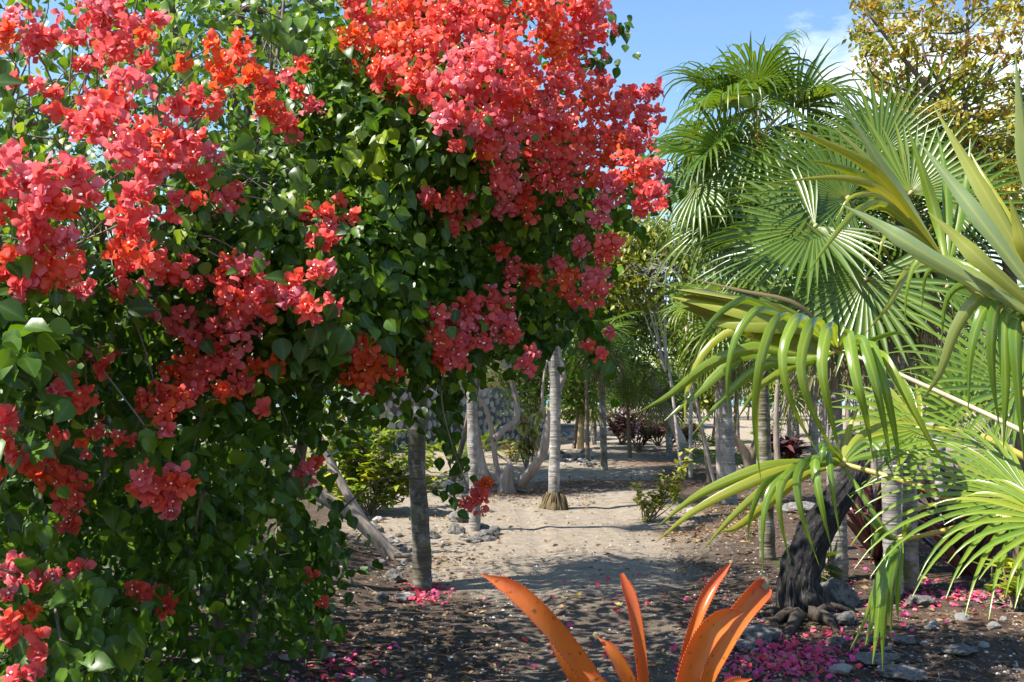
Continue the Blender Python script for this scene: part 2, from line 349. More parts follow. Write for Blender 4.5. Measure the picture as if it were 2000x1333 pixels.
def groundmat():
    k = NT('sandy_ground'); geo = k.n('ShaderNodeNewGeometry').outputs['Position']
    big = k.noise(1.1, 6, 0.6, geo); midn = k.noise(7, 6, 0.65, geo); fine = k.noise(90, 4, 0.7, geo); grit = k.noise(260, 2, 0.6, geo)
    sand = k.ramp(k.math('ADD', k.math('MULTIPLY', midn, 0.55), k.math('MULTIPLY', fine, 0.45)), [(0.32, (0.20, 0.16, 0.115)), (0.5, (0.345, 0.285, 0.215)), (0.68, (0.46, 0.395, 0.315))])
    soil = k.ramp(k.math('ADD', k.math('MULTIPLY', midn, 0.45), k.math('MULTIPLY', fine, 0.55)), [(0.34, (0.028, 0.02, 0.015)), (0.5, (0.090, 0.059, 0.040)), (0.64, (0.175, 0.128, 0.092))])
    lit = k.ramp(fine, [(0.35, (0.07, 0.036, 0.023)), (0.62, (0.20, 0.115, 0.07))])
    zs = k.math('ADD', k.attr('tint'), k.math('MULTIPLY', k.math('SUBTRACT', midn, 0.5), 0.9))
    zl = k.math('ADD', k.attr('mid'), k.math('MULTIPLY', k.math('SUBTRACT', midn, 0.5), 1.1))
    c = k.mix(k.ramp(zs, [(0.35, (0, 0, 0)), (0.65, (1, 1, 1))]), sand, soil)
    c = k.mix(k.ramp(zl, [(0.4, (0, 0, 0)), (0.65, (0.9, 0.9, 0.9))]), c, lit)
    c = k.mix(k.ramp(grit, [(0.60, (0, 0, 0)), (0.68, (0.55, 0.55, 0.55))]), c, (0.58, 0.53, 0.46))
    c = k.mix(k.ramp(k.noise(170, 2, 0.6, geo), [(0.60, (0, 0, 0)), (0.67, (0.65, 0.65, 0.65))]), c, (0.06, 0.045, 0.035))
    k.l(c, k.p.inputs['Base Color']); k.p.inputs['Roughness'].default_value = 0.96; k.p.inputs['Specular IOR Level'].default_value = 0.15
    k.bump(k.math('ADD', k.math('MULTIPLY', midn, 0.7), k.math('MULTIPLY', fine, 0.45)), 1.0, 0.06)
    return k.m
M_ground = groundmat()
k_ = NT('sea_water'); k_.p.inputs['Base Color'].default_value = (0.03, 0.16, 0.22, 1); k_.p.inputs['Roughness'].default_value = 0.25; k_.bump(k_.noise(0.8, 4), 0.3, 0.3); M_sea = k_.m

# ------------------------------------------------------------------ ground and sea
def build_ground():
    def axis(segs):
        out = []
        for a, b, n in segs: out.append(np.linspace(a, b, n, endpoint=False))
        return np.concatenate(out + [[segs[-1][1]]])
    xs = axis([(-4000, -300, 8), (-300, -40, 14), (-40, -6, 40), (-6, 6, 240), (6, 40, 40), (40, 300, 14), (300, 4000, 8)])
    ys = axis([(-60, 3.5, 26), (3.5, 15, 240), (15, 32, 130), (32, 80, 40), (80, 400, 20), (400, 5000, 14)])
    X, Y = np.meshgrid(xs, ys, indexing='ij')
    Z = gh(X, Y)
    V = np.stack([X, Y, Z], -1).reshape(-1, 3)
    nx, ny = len(xs), len(ys)
    i, j = np.meshgrid(np.arange(nx - 1), np.arange(ny - 1), indexing='ij')
    Q = np.stack([i * ny + j, (i + 1) * ny + j, (i + 1) * ny + j + 1, i * ny + j + 1], -1).reshape(-1, 4)
    x, y = V[:, 0], V[:, 1]
    # worn sand of the path against the dark humus of the beds
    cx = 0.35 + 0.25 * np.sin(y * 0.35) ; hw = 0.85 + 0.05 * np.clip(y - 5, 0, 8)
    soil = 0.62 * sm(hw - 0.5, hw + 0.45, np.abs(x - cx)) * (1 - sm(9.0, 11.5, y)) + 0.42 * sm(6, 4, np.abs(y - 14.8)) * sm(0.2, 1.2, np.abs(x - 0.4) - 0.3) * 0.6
    soil = soil + 0.56 * (1 - sm(7.4, 8.9, y))  # near path darkened with soil colour, partly standing in for its shade
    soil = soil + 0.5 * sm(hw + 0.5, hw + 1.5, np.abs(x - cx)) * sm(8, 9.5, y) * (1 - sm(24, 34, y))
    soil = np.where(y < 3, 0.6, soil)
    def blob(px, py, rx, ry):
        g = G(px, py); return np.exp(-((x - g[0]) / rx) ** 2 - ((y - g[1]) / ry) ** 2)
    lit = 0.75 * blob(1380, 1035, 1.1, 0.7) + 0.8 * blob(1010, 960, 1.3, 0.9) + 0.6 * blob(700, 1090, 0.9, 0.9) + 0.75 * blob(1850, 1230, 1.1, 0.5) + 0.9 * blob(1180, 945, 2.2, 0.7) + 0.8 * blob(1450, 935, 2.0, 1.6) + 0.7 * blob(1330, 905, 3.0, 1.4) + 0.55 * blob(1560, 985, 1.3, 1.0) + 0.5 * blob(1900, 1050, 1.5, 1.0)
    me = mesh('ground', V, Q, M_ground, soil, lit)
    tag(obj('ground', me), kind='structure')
    s = [(-4000, 95, 0.03), (4000, 95, 0.03), (4000, 5000, 0.03), (-4000, 5000, 0.03)]
    tag(obj('sea', mesh('sea', s, [(0, 1, 2, 3)], M_sea, smooth=False)), kind='structure')
build_ground()

# ------------------------------------------------------------------ leaf templates and scatter
def strip_template(rows, hw, fold, curl, wave=0.0):
    y = np.linspace(0, 1, len(hw)); V, mid = [], []
    for i, (t, w) in enumerate(zip(y, hw)):
        z = -curl * t * t
        s = wave * math.sin(i * 2.1)
        V += [(-w, t, z + fold * w + s * w), (0, t, z), (w, t, z + fold * w - s * w)]; mid += [0, 1, 0]
    Q = []
    for i in range(len(hw) - 1):
        a = i * 3; Q += [(a, a + 1, a + 4, a + 3), (a + 1, a + 2, a + 5, a + 4)]
    return np.array(V, float), np.array(Q), np.array(mid, float)
HEART = [strip_template(5, (0.10, 0.33, 0.41, 0.39, 0.29, 0.14, 0.015), 0.30, c, w) for c, w in ((0.15, 0.05), (0.35, 0.12), (0.05, -0.1), (0.55, 0.08))]
BRACT = [strip_template(4, (0.12, 0.38, 0.47, 0.40, 0.08), -0.35, c, w) for c, w in ((0.35, 0.3), (0.6, -0.35), (0.12, 0.4), (-0.3, 0.3))]
OVAL = [strip_template(3, (0.06, 0.27, 0.02), 0.35, c) for c in (0.1, 0.35)]
LONG = [strip_template(5, (0.04, 0.17, 0.20, 0.13, 0.01), 0.35, c) for c in (0.15, 0.45)]
def frames(head, normal):
    y = nrm(head); z = nrm(normal - (normal * y).sum(-1, keepdims=True) * y); x = np.cross(y, z)
    return np.stack([x, y, z], 1)              # rows are the local axes
def scatter(geo, templates, P, head, normal, size, tint, mi=0):
    P = np.asarray(P, float); n = len(P)
    Rm = frames(np.asarray(head, float), np.asarray(normal, float)); size = np.broadcast_to(np.asarray(size, float), (n,)); tint = np.broadcast_to(np.asarray(tint, float), (n,))
    which = RNG.integers(0, len(templates), n)
    for k, (tv, tq, tm) in enumerate(templates):
        s = np.where(which == k)[0]
        if not len(s): continue
        V = np.einsum('vk,nkj->nvj', tv, Rm[s]) * size[s][:, None, None] + P[s][:, None, :]
        Q = tq[None] + (np.arange(len(s)) * len(tv))[:, None, None]
        geo.add(V.reshape(-1, 3), Q.reshape(-1, 4), np.repeat(tint[s], len(tv)), np.tile(tm, len(s)), mi)
def inpoly(pts, poly):
    x, y = pts[:, 0], pts[:, 1]; poly = np.asarray(poly, float); c = np.zeros(len(pts), bool); j = len(poly) - 1
    for i in range(len(poly)):
        xi, yi = poly[i]; xj, yj = poly[j]
        c ^= ((yi > y) != (yj > y)) & (x < (xj - xi) * (y - yi) / (yj - yi + 1e-9) + xi); j = i
    return c
def sample_poly(poly, n):
    poly = np.asarray(poly, float); lo, hi = poly.min(0), poly.max(0); out = np.zeros((0, 2))
    while len(out) < n:
        q = RNG.uniform(lo, hi, (n * 2, 2)); out = np.vstack([out, q[inpoly(q, poly)]])
    return out[:n]
def Wn(px, py, d):
    px, py, d = np.broadcast_arrays(np.asarray(px, float), np.asarray(py, float), np.asarray(d, float))
    u, v = (px - CX) / F, -(py - CY) / F
    s = d / (math.cos(PITCH) - v * math.sin(PITCH))
    return np.stack([u * s, d, EYE + (math.sin(PITCH) + v * math.cos(PITCH)) * s], -1)
def placed(name, me, parent, P, head, normal, size):
    """an object using a shared leaf mesh, turned along head / normal"""
    o = bpy.data.objects.new(name, me)
    place(o, parent, P)
    Rm = frames(np.asarray([head], float), np.asarray([normal], float))[0]
    o.rotation_euler = Matrix(Rm.T.tolist()).to_euler()
    o.scale = (size, size, size)
    return o
def variants(name, templates, mat, tints):
    return [mesh(name, tv, tq, mat, t, tm) for t in tints for (tv, tq, tm) in templates]
# ------------------------------------------------------------------ the bougainvillea
def bdepth(px, py):
    px = np.asarray(px, float); py = np.asarray(py, float)
    d = 3.1 + 2.1 * np.clip(px / 1300, -0.1, 1.1) + 0.22 * np.sin(px / 95 + py / 140) + 0.18 * np.sin(py / 75 - px / 160 + 1)
    d = d + 0.9 * np.clip(px / 650, 0, 1.2) * np.clip((py - 880) / 400, 0, 1) + 0.25 * np.clip((py - 600) / 300, 0, 1)
    return d + 0.45 * np.clip((330 - py) / 400, 0, 1)
DENSE = [(-60, 540), (120, 590), (330, 480), (430, 330), (560, 230), (640, 20), (760, 100), (900, 200), (1000, 300), (1080, 330), (1200, 330), (1285, 345), (1240, 395), (1190, 420),
         (1130, 470), (1090, 540), (1090, 600), (1100, 640), (1040, 680), (1000, 690), (900, 690), (850, 715), (770, 735), (725, 790), (690, 800), (640, 845), (600, 900), (590, 970), (690, 1050),
         (700, 1085), (640, 1100), (655, 1210), (600, 1240), (555, 1270), (500, 1250), (455, 1340), (440, 1420), (-60, 1420)]
SPARSE = [(-60, -80), (720, -80), (640, 30), (560, 230), (430, 340), (330, 480), (140, 610), (-60, 560)]
SKYGAP = [(70, -90), (150, -90), (150, 60), (120, 120), (50, 170), (10, 215), (-70, 215), (-70, 130), (60, 120), (112, 60)]
TOPR = [(700, -80), (1170, -80), (1180, 60), (1110, 110), (1040, 90), (1020, 60), (960, 60), (1000, 130), (1100, 210), (1200, 290), (1000, 330), (800, 220), (700, 90)]
CLUSTERS = '''-90,330,40 -150,420,45 -110,520,34 -80,900,30 -140,1080,34 -220,640,40 -90,200,34 40,55,50 75,100,35 15,80,38 90,75,25 200,40,70 250,60,55 195,5,40 230,100,48 150,70,26 300,40,18 285,75,16 285,120,18 250,165,46 235,195,38 165,122,20 25,160,13 75,165,12 107,180,16
190,225,42 215,245,55 270,262,46 165,252,30 240,300,44 290,290,30 180,190,14 140,235,20 350,265,24 370,295,38 320,275,18 410,305,22 330,312,14 470,90,32 430,130,25 445,158,26 470,108,20 420,85,22 360,130,16 400,202,42 360,212,28 510,170,38 530,212,34 490,150,24 560,150,14 580,180,18 610,212,24 555,240,24 570,265,16 590,125,14
25,310,40 20,370,40 55,340,30 90,350,40 130,342,38 165,352,30 10,425,20 85,400,50 70,432,44 60,458,35 120,402,34 170,385,20 285,352,38 300,335,28 270,372,30 390,350,24 385,388,18 440,385,26 455,375,18 425,402,22 350,392,18 245,420,30 280,432,28 262,452,20 330,330,18
100,490,40 70,512,30 125,462,20 15,530,22 60,552,22 110,540,34 150,520,24 35,560,18 155,572,18 235,490,38 290,500,38 320,522,32 250,530,24 242,567,15 275,560,13 300,606,12 335,542,18 375,550,14 445,512,18 480,540,46 460,590,46 500,602,38 520,560,28 440,630,38 480,640,38 430,545,18
575,590,30 560,562,20 600,600,28 650,596,18 620,530,18 640,520,14 577,545,16 370,625,34 345,642,22 395,662,28 430,690,30 370,715,38 335,722,24 410,720,38 460,700,30 500,720,24 540,712,28 480,750,28 440,770,28 300,770,34 345,780,38 280,790,24 320,812,18 380,765,20
640,425,24 640,455,30 625,472,20 682,422,13 612,410,11 710,682,32 720,720,38 690,732,26 716,755,20 770,725,12 130,730,30 110,770,22 150,770,32 145,795,24 200,722,18 180,686,9 15,820,26 20,865,24 200,840,22 230,855,24 255,860,18 210,882,14 178,848,12
100,900,24 125,935,34 155,960,38 75,930,14 55,905,10 30,890,16 120,978,24 280,930,30 340,925,30 300,960,24 330,975,34 345,950,22 330,1010,13 270,955,20 365,945,16 600,930,26 620,905,11 145,1025,18 128,1032,15 25,1120,34 60,1125,28 15,1170,16 45,1142,20 150,1110,16
270,1155,14 290,1165,18 325,1168,22 325,1192,16 15,1215,20 60,1195,14 20,1240,14 75,1280,10 62,1315,18 30,1325,15 608,1125,11
700,20,40 720,70,40 750,40,45 690,80,30 800,20,58 780,100,58 740,140,26 830,110,58 760,150,40 820,160,50 860,60,50 900,30,58 960,20,50 920,70,40 870,180,50 920,140,58 980,110,58 960,180,66 1020,150,58 1010,210,58 900,222,40 950,250,50 1000,270,38 870,232,30 950,290,24 1080,100,38 1110,140,40 1090,190,50 1060,240,50 1100,270,48 1060,300,34 1150,200,44 1180,170,24 1220,190,22 1200,230,48 1250,200,36 1280,180,18 1270,240,34 1240,280,44 1200,300,38 1160,270,38 1150,330,34 1240,340,38 1280,330,24 1200,370,28 1270,370,24 1290,375,18 1180,400,20 1255,405,17 1290,403,12 1100,330,38 1050,350,30 1100,362,28 1170,142,10
1050,20,48 1100,40,48 1130,70,42 1160,30,38 1170,70,24 1130,100,28 1080,70,24 1140,5,30 1000,30,18 1010,55,12 970,340,32 990,370,32 1030,400,36 985,405,20 850,400,22 880,390,14 905,382,14 885,440,22 832,380,11 890,285,12 920,430,11 1160,430,18 1140,480,20 1190,480,28 1180,502,18 1165,540,24 1160,572,32 1100,550,28 1090,520,18 1040,540,24 980,490,14 1000,530,24 1120,582,18
850,620,24 860,660,30 900,640,40 940,620,38 960,600,38 980,640,28 950,670,24 900,690,34 860,690,20 1000,660,18 1030,720,18 1040,690,12 872,702,18 910,590,14 1190,648,8 1150,675,9 1175,690,9 940,960,17 935,985,18 915,985,11 950,945,11'''
def build_bougainvillea():
    base = np.array((-1.55, 5.2, gh(-1.55, 5.2)))
    root = thing('bougainvillea', 'huge coral red bougainvillea filling the left half, smothered in flower clusters', 'bougainvillea', base)
    leaf_geo = Geo()
    CL = [tuple(float(v) for v in t.split(',')) for t in CLUSTERS.split()]
    # --- leaf sprays: clumps through the crown
    def clump_leaves(poly, nclump, per, lo, hi, size, spread, tlo, thi, dark=0.0):
        c = sample_poly(poly, nclump); c = c[~inpoly(c, SKYGAP)]
        dd = bdepth(c[:, 0], c[:, 1]) + lo + (hi - lo) * RNG.random(len(c)) ** 1.5
        C = Wn(c[:, 0], c[:, 1], dd)
        P = np.repeat(C, per, 0) + RNG.normal(0, spread, (len(C) * per, 3))
        n = len(P)
        ch = np.repeat(nrm(RNG.normal(0, 1, (len(C), 3)) + (0, -0.5, -0.35)), per, 0)
        head = nrm(ch * 0.7 + RNG.normal(0, 0.55, (n, 3)) + (0, -0.15, -0.55))
        normal = nrm(RNG.normal(0, 0.55, (n, 3)) + (-0.18, -0.55, 0.62))
        t = np.clip(np.repeat(RNG.uniform(tlo, thi, len(C)), per) + RNG.normal(0, 0.13, n) + 0.45 * (RNG.random(n) < 0.05), 0, 1)
        scatter(leaf_geo, HEART, P, head, normal, size * RNG.uniform(0.45, 1.2, n), t)
    UP = [q for q in DENSE if q[1] < 560] + [(1090, 600), (1100, 640), (1000, 690), (850, 715), (500, 700), (-60, 640)]
    UP = [(-60, 540), (120, 590), (330, 480), (430, 330), (560, 230), (640, 20), (760, 100), (900, 200), (1000, 300), (1080, 330), (1200, 330), (1285, 345), (1240, 395), (1190, 420), (1130, 470), (1090, 540), (1100, 640), (1000, 690), (850, 715), (480, 720), (-60, 700)]
    clump_leaves(UP, 560, 17, -0.10, 0.8, 0.060, 0.08, 0.05, 0.85)
    clump_leaves(DENSE, 520, 13, -0.10, 0.85, 0.076, 0.085, 0.0, 0.6)  # below the upper crown, these darker tints stand in for shade
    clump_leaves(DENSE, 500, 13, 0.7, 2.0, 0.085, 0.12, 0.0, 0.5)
    clump_leaves(TOPR, 150, 10, 0.1, 0.7, 0.075, 0.09, 0.1, 0.6)
    clump_leaves(SPARSE, 115, 10, 0.15, 1.1, 0.056, 0.09, 0.3, 0.95)
    clump_leaves(SPARSE, 80, 9, 1.2, 2.2, 0.06, 0.14, 0.3, 0.8)
    # the far side of the bush
    back = [(-200, -60), (620, 0), (1060, 150), (1060, 560), (640, 700), (560, 1150), (-200, 1150)]
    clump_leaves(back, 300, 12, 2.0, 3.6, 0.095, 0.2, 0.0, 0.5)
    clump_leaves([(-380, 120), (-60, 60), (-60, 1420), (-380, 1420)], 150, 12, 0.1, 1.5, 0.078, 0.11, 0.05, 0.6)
    for px, py, n in ((872, 800, 26), (855, 740, 12), (882, 870, 20), (1130, 620, 30), (1180, 680, 26), (1060, 655, 26), (900, 930, 16), (620, 1160, 24), (600, 1215, 22), (640, 1060, 30), (520, 1240, 20), (1180, 100, 10), (1030, 610, 30)):
        p = np.stack([RNG.normal(px, 22, n), RNG.normal(py, 34, n)], -1); P = Wn(p[:, 0], p[:, 1], bdepth(px, py) + 0.2 + RNG.normal(0, 0.06, n))
        scatter(leaf_geo, HEART, P, RNG.normal(0, 0.4, (n, 3)) + (0, -0.2, -1), RNG.normal(0, 0.4, (n, 3)) + (0, -0.8, 0.3), 0.08 * RNG.uniform(0.6, 1.1, n), RNG.uniform(0.0, 0.45, n))
    # --- woody limbs
    br = Geo()
    limbs_px = [[(420, 1330, 5.3), (430, 1000, 5.3), (400, 640, 5.0), (330, 300, 4.8), (260, 60, 4.7), (210, -60, 4.6)],
                [(440, 1330, 5.5), (560, 1010, 5.6), (620, 700, 5.3), (700, 420, 5.1), (790, 220, 5.1), (900, 60, 5.2), (980, -60, 5.3)],
                [(620, 700, 5.3), (720, 560, 5.2), (850, 430, 5.2), (1000, 320, 5.25), (1150, 280, 5.3), (1260, 290, 5.35)],
                [(430, 1000, 5.3), (250, 820, 4.4), (120, 600, 3.9), (60, 400, 3.7), (20, 200, 3.7)],
                [(400, 640, 5.0), (480, 350, 4.6), (540, 120, 4.6), (560, -60, 4.7)],
                [(560, 1010, 5.6), (300, 980, 4.4), (120, 1080, 3.7), (20, 1180, 3.5)],
                [(620, 700, 5.3), (560, 690, 4.9), (470, 720, 4.35), (380, 760, 4.0)],
                [(720, 560, 5.2), (860, 560, 5.0), (980, 590, 4.95), (1090, 600, 5.0), (1160, 560, 5.0)],
                [(560, 1010, 5.6), (620, 1060, 5.3), (640, 1160, 5.3), (600, 1220, 5.3)],
                [(560, 300, 4.5), (400, 420, 3.9), (240, 470, 3.6), (90, 560, 3.35), (0, 590, 3.25)],
                [(480, 350, 4.6), (300, 330, 3.8), (150, 240, 3.6), (20, 250, 3.5)]]
    nodes = []
    for i, lp in enumerate(limbs_px):
        P = catmull([W(q[0], q[1], max(q[2], float(bdepth(q[0], q[1])) + 0.4)) for q in lp], 22)
        r0 = 0.045 if i < 2 else 0.02
        V, Q = tube(P, np.linspace(r0, 0.006, len(P)), 6, wob=0.15, seed=i); br.add(V, Q, 0.5)
        nodes += list(P[5:])
    nodes = np.array(nodes)
    def twig(target, r=0.0035):
        d2 = ((nodes - target) ** 2).sum(1) + RNG.random(len(nodes)) * 0.45
        a = nodes[d2.argmin()]; L_ = np.linalg.norm(target - a)
        m = (a + target) / 2 + RNG.normal(0, 0.10 * L_, 3) + (0, -0.03 * L_, 0.14 * L_)
        V, Q = tube(catmull([a, m, target], 9), np.linspace(r * 1.6, r * 0.7, 9), 4, cap=False); br.add(V, Q, 0.5)
    for (x, y, r) in CL:
        if RNG.random() < 0.45: twig(W(x, y, bdepth(x, y) - 0.05))
    for q in sample_poly([(60, 200), (500, 180), (640, 330), (520, 560), (150, 620), (20, 480)], 34): twig(W(q[0], q[1], float(bdepth(*q)) - 0.16), 0.003)
    for q in sample_poly(SPARSE, 110): twig(W(q[0], q[1], bdepth(*q) + RNG.uniform(-0.1, 0.8)), 0.0028)
    for q in sample_poly(DENSE, 60): twig(W(q[0], q[1], bdepth(*q) + RNG.uniform(-0.05, 0.6)), 0.0028)
    # bare thorny shoots that hang in front of the leaves
    for pts in ([(215, 890), (190, 960), (150, 1010), (125, 1080), (118, 1110)], [(108, 1190), (118, 1250), (128, 1290), (130, 1333)], [(505, 1000), (500, 1060), (540, 1130), (500, 1180)], [(395, 965), (385, 1010), (382, 1060)], [(870, 700), (862, 780), (880, 860), (905, 930), (925, 975)]):
        P = catmull([W(x, y, bdepth(x, y) - 0.10) for x, y in pts], 16)
        V, Q = tube(P, np.linspace(0.005, 0.003, 16), 5); br.add(V, Q, 0.5)
        for k in range(2, 15, 3):
            V, Q = tube(np.array([P[k], P[k] + RNG.normal(0, 0.02, 3) + (0, -0.005, 0.004)]), [0.0022, 0.0006], 3); br.add(V, Q, 0.5)
    br.build('branches', M_twig, root)
    # --- bract clusters
    star_t = (np.array([(math.cos(a) * r, math.sin(a) * r, z) for r, z in ((0.0, 0.3), (1.0, 0.0)) for a in np.linspace(0, 2 * math.pi, 6, endpoint=False)]), np.array([(6 + i, 6 + (i + 1) % 6, (i + 1) % 6, i) for i in range(6)]), np.zeros(12))
    tube_t = (np.vstack([np.array([(math.cos(a) * 0.3, math.sin(a) * 0.3, z) for a in np.linspace(0, 2 * math.pi, 4, endpoint=False)]) for z in (0.0, -4.0)]), np.array([(i, (i + 1) % 4, 4 + (i + 1) % 4, 4 + i) for i in range(4)]), np.zeros(8))
    bv = variants('bract', BRACT, M_bract, (0.12, 0.3, 0.5, 0.7, 0.88))
    CL += [(x + RNG.normal(0, 45), y + RNG.normal(0, 40), RNG.uniform(7, 13)) for x, y, r in CL if 0 < x < 660 and RNG.random() < 0.28][:48]
    front = sorted(range(len(CL)), key=lambda k: bdepth(CL[k][0], CL[k][1]) - CL[k][2] / 60)[:75]
    for ci, (x, y, r) in enumerate(CL):
        d = float(bdepth(x, y)) - 0.20 - RNG.uniform(0, 0.12); C = W(x, y, d); R = r * d / F * (0.8 if x < 660 else 0.96)
        n = int(4 + (R / 0.04) ** 2 * 5.4)
        u = nrm(RNG.normal(0, 1, (n, 3)) + (-0.1, -0.55, 0.2)) * (1 + 0.8 * RNG.random((n, 1)) * (RNG.random((n, 1)) < 0.28))
        T = C + u * (R * RNG.uniform(0.25, 1.12, n) ** 0.7)[:, None] * (1, 0.9, 1)
        ax = nrm(u * 0.8 + RNG.normal(0, 0.45, (n, 3)) + (-0.12, -0.6, 0.15))
        hue = np.clip(RNG.normal(0.56, 0.24) - 0.12 * (y > 700) + (0.12 if x < 330 and y < 420 else 0) - (0.28 if (abs(x - 440) < 70 and y < 190) or (abs(x - 700) < 60 and y < 130) else 0), 0.03, 0.9)
        g = Geo(); P3, H3, N3, S3, T3 = [], [], [], [], []
        for k in range(3):
            any_ = nrm(np.cross(ax, RNG.normal(0, 1, (n, 3)))) if k == 0 else any_
            ang = 2 * math.pi / 3 * k
            rad = any_ * math.cos(ang) + np.cross(ax, any_) * math.sin(ang)
            op = RNG.uniform(0.55, 1.1, n)[:, None]
            P3.append(T - ax * 0.012 + rad * 0.003); H3.append(ax * 0.75 + rad * op + RNG.normal(0, 0.18, (n, 3))); N3.append(ax * 1.0 - rad * 0.7)
            S3.append(0.0345 * RNG.uniform(0.7, 1.18, n) * (0.62 if (abs(x - 215) < 60 and 835 < y < 890) else 1)); T3.append(np.clip(hue + RNG.normal(0, 0.13, n), 0, 1))
        P3, H3, N3, S3, T3 = (np.concatenate(q) for q in (P3, H3, N3, S3, T3))
        own = np.zeros(len(P3), bool)
        if ci in front and n > 7: own[np.argsort((P3 + nrm(H3) * 0.02)[:, 1])[:4]] = True
        s = ~own
        scatter(g, BRACT, P3[s], H3[s], N3[s], S3[s], T3[s])
        fl = RNG.random(n) < 0.42; nf = int(fl.sum())
        if nf:
            scatter(g, [star_t], T[fl] + ax[fl] * 0.013, np.cross(ax[fl], RNG.normal(0, 1, (nf, 3))), ax[fl], 0.0042, 0.5, 1)
            scatter(g, [tube_t], T[fl] + ax[fl] * 0.013, np.cross(ax[fl], RNG.normal(0, 1, (nf, 3))), ax[fl], 0.0042, 0.2, 0)
        fc = g.build('flower_cluster', [M_bract, M_star], root, C, 'stuff')
        for k in np.where(own)[0]:
            placed('bract', bv[int(T3[k] * 4.99) * 4 + int(RNG.integers(4))], fc, P3[k], H3[k], N3[k], float(S3[k]))
    # --- the leaves that show largest stand as leaves of their own: bright young sprays first
    lv = variants('leaf', HEART, M_bleaf, (0.1, 0.35, 0.6, 0.88, 1.0))
    made = 0
    for px, py, n, sx, sy, t, sz in ((580, 350, 16, 45, 40, 3, 0.085), (690, 290, 12, 35, 25, 4, 0.07), (740, 275, 6, 15, 22, 4, 0.07), (120, 1130, 16, 45, 40, 3, 0.07), (60, 1030, 12, 45, 14, 3, 0.07), (255, 1250, 12, 30, 22, 4, 0.06), (235, 1190, 8, 30, 30, 2, 0.085), (510, 450, 10, 30, 40, 2, 0.085),
                                      (210, 1240, 8, 40, 30, 2, 0.085), (540, 400, 8, 25, 30, 3, 0.085), (640, 640, 10, 45, 35, 1, 0.10), (560, 50, 8, 25, 35, 2, 0.085), (590, 70, 6, 20, 40, 1, 0.085), (1215, 55, 9, 16, 18, 1, 0.06), (1165, 115, 7, 25, 12, 0, 0.075), (30, 680, 10, 30, 30, 2, 0.07), (300, 850, 8, 22, 30, 3, 0.085), (350, 1130, 8, 30, 30, 1, 0.08), (415, 1075, 12, 35, 30, 1, 0.085), (430, 1220, 10, 30, 25, 2, 0.07), (510, 1000, 10, 20, 20, 2, 0.06), (640, 1220, 10, 25, 20, 2, 0.05), (130, 1300, 8, 25, 25, 2, 0.075), (830, 690, 8, 20, 20, 1, 0.07), (800, 560, 10, 40, 40, 1, 0.075)):
        for _ in range(n):
            x, y = RNG.normal(px, sx * 0.7), RNG.normal(py, sy * 0.7)
            placed('leaf', lv[int(np.clip(t + RNG.integers(-1, 1), 0, 4)) * 4 + int(RNG.integers(4))], root, W(x, y, float(bdepth(px, py)) - 0.26 + RNG.normal(0, 0.03)), RNG.normal(0, 0.4, 3) + (0.1, -0.25, -0.8), RNG.normal(0, 0.35, 3) + (-0.1, -0.75, 0.5), sz * RNG.uniform(0.75, 1.15)); made += 1
    q = sample_poly(DENSE, 300 - made)
    for x, y in q:
        placed('leaf', lv[int(RNG.integers(0, 3)) * 4 + int(RNG.integers(4))], root, W(x, y, float(bdepth(x, y)) - 0.13), RNG.normal(0, 0.4, 3) + (0, -0.25, -0.7), RNG.normal(0, 0.35, 3) + (-0.1, -0.65, 0.6), 0.08 * RNG.uniform(0.75, 1.15))
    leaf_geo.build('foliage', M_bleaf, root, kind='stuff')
build_bougainvillea()
# ------------------------------------------------------------------ fan palms
def fan_blades(hub, f, nml, R, nseg, spread, droop, fused, width, cup=0.15, jit=0.06, m=8, rng=RNG):
    """vectorised palmate leaf: nseg strips (m rows x 3) radiating from the hub"""
    f = nrm(f); nml = nrm(nml - np.dot(nml, f) * f); s = np.cross(nml, f)
    th = np.linspace(-spread, spread, nseg) + rng.normal(0, 0.25 * 2 * spread / nseg * 0.3, nseg)
    Ln = R * (1 - 0.28 * (np.abs(th) / max(spread, 1.6)) ** 2) * (1 + rng.normal(0, jit, nseg))
    d = np.cos(th)[:, None] * f + np.sin(th)[:, None] * s + cup * nml * (0.5 + 0.5 * np.abs(np.sin(th)))[:, None]
    d = nrm(d); ts = np.linspace(0, 1, m); pos = np.repeat(np.asarray(hub, float)[None], nseg, 0)
    dth = 2 * spread / nseg; out = []
    dj = droop * (1 + rng.normal(0, 0.3, nseg))
    for k in range(m):
        t = ts[k]
        sd = nrm(np.cross(nml[None] - (d @ nml)[:, None] * d, d))
        up = nrm(np.cross(d, sd))
        wf = np.minimum(Ln * fused * math.tan(dth / 2) * 1.06, width)
        hw = wf * min(1, t / fused) if t <= fused else wf * (1 - ((t - fused) / (1 - fused)) ** 1.5)
        hw = np.maximum(hw, 0.0012)
        out.append(np.stack([pos - sd * hw[:, None] + up * 0.35 * hw[:, None], pos - up * 0.25 * hw[:, None], pos + sd * hw[:, None] + up * 0.35 * hw[:, None]], 1))
        if k < m - 1:
            st = Ln / (m - 1); d = d.copy(); g = max(0.0, t - fused * 0.6)
            d[:, 2] -= dj * g * 2.6 / (m - 1); d = nrm(d); pos = pos + d * st[:, None]
    V = np.stack(out, 1)                        # nseg, m, 3, 3
    return V.reshape(nseg, m * 3, 3)
def blade_quads(m):
    i = np.arange(m - 1)[:, None] * 3
    return np.concatenate([i + np.array([[0, 1, 4, 3]]), i + np.array([[1, 2, 5, 4]])])
def MIDR(m):
    e = np.clip(1 - np.linspace(0, 1, m) / 0.30, 0, 1) * 0.96      # the ribs run together at the heart of a leaf
    return np.stack([e, np.ones(m), e], 1).ravel()
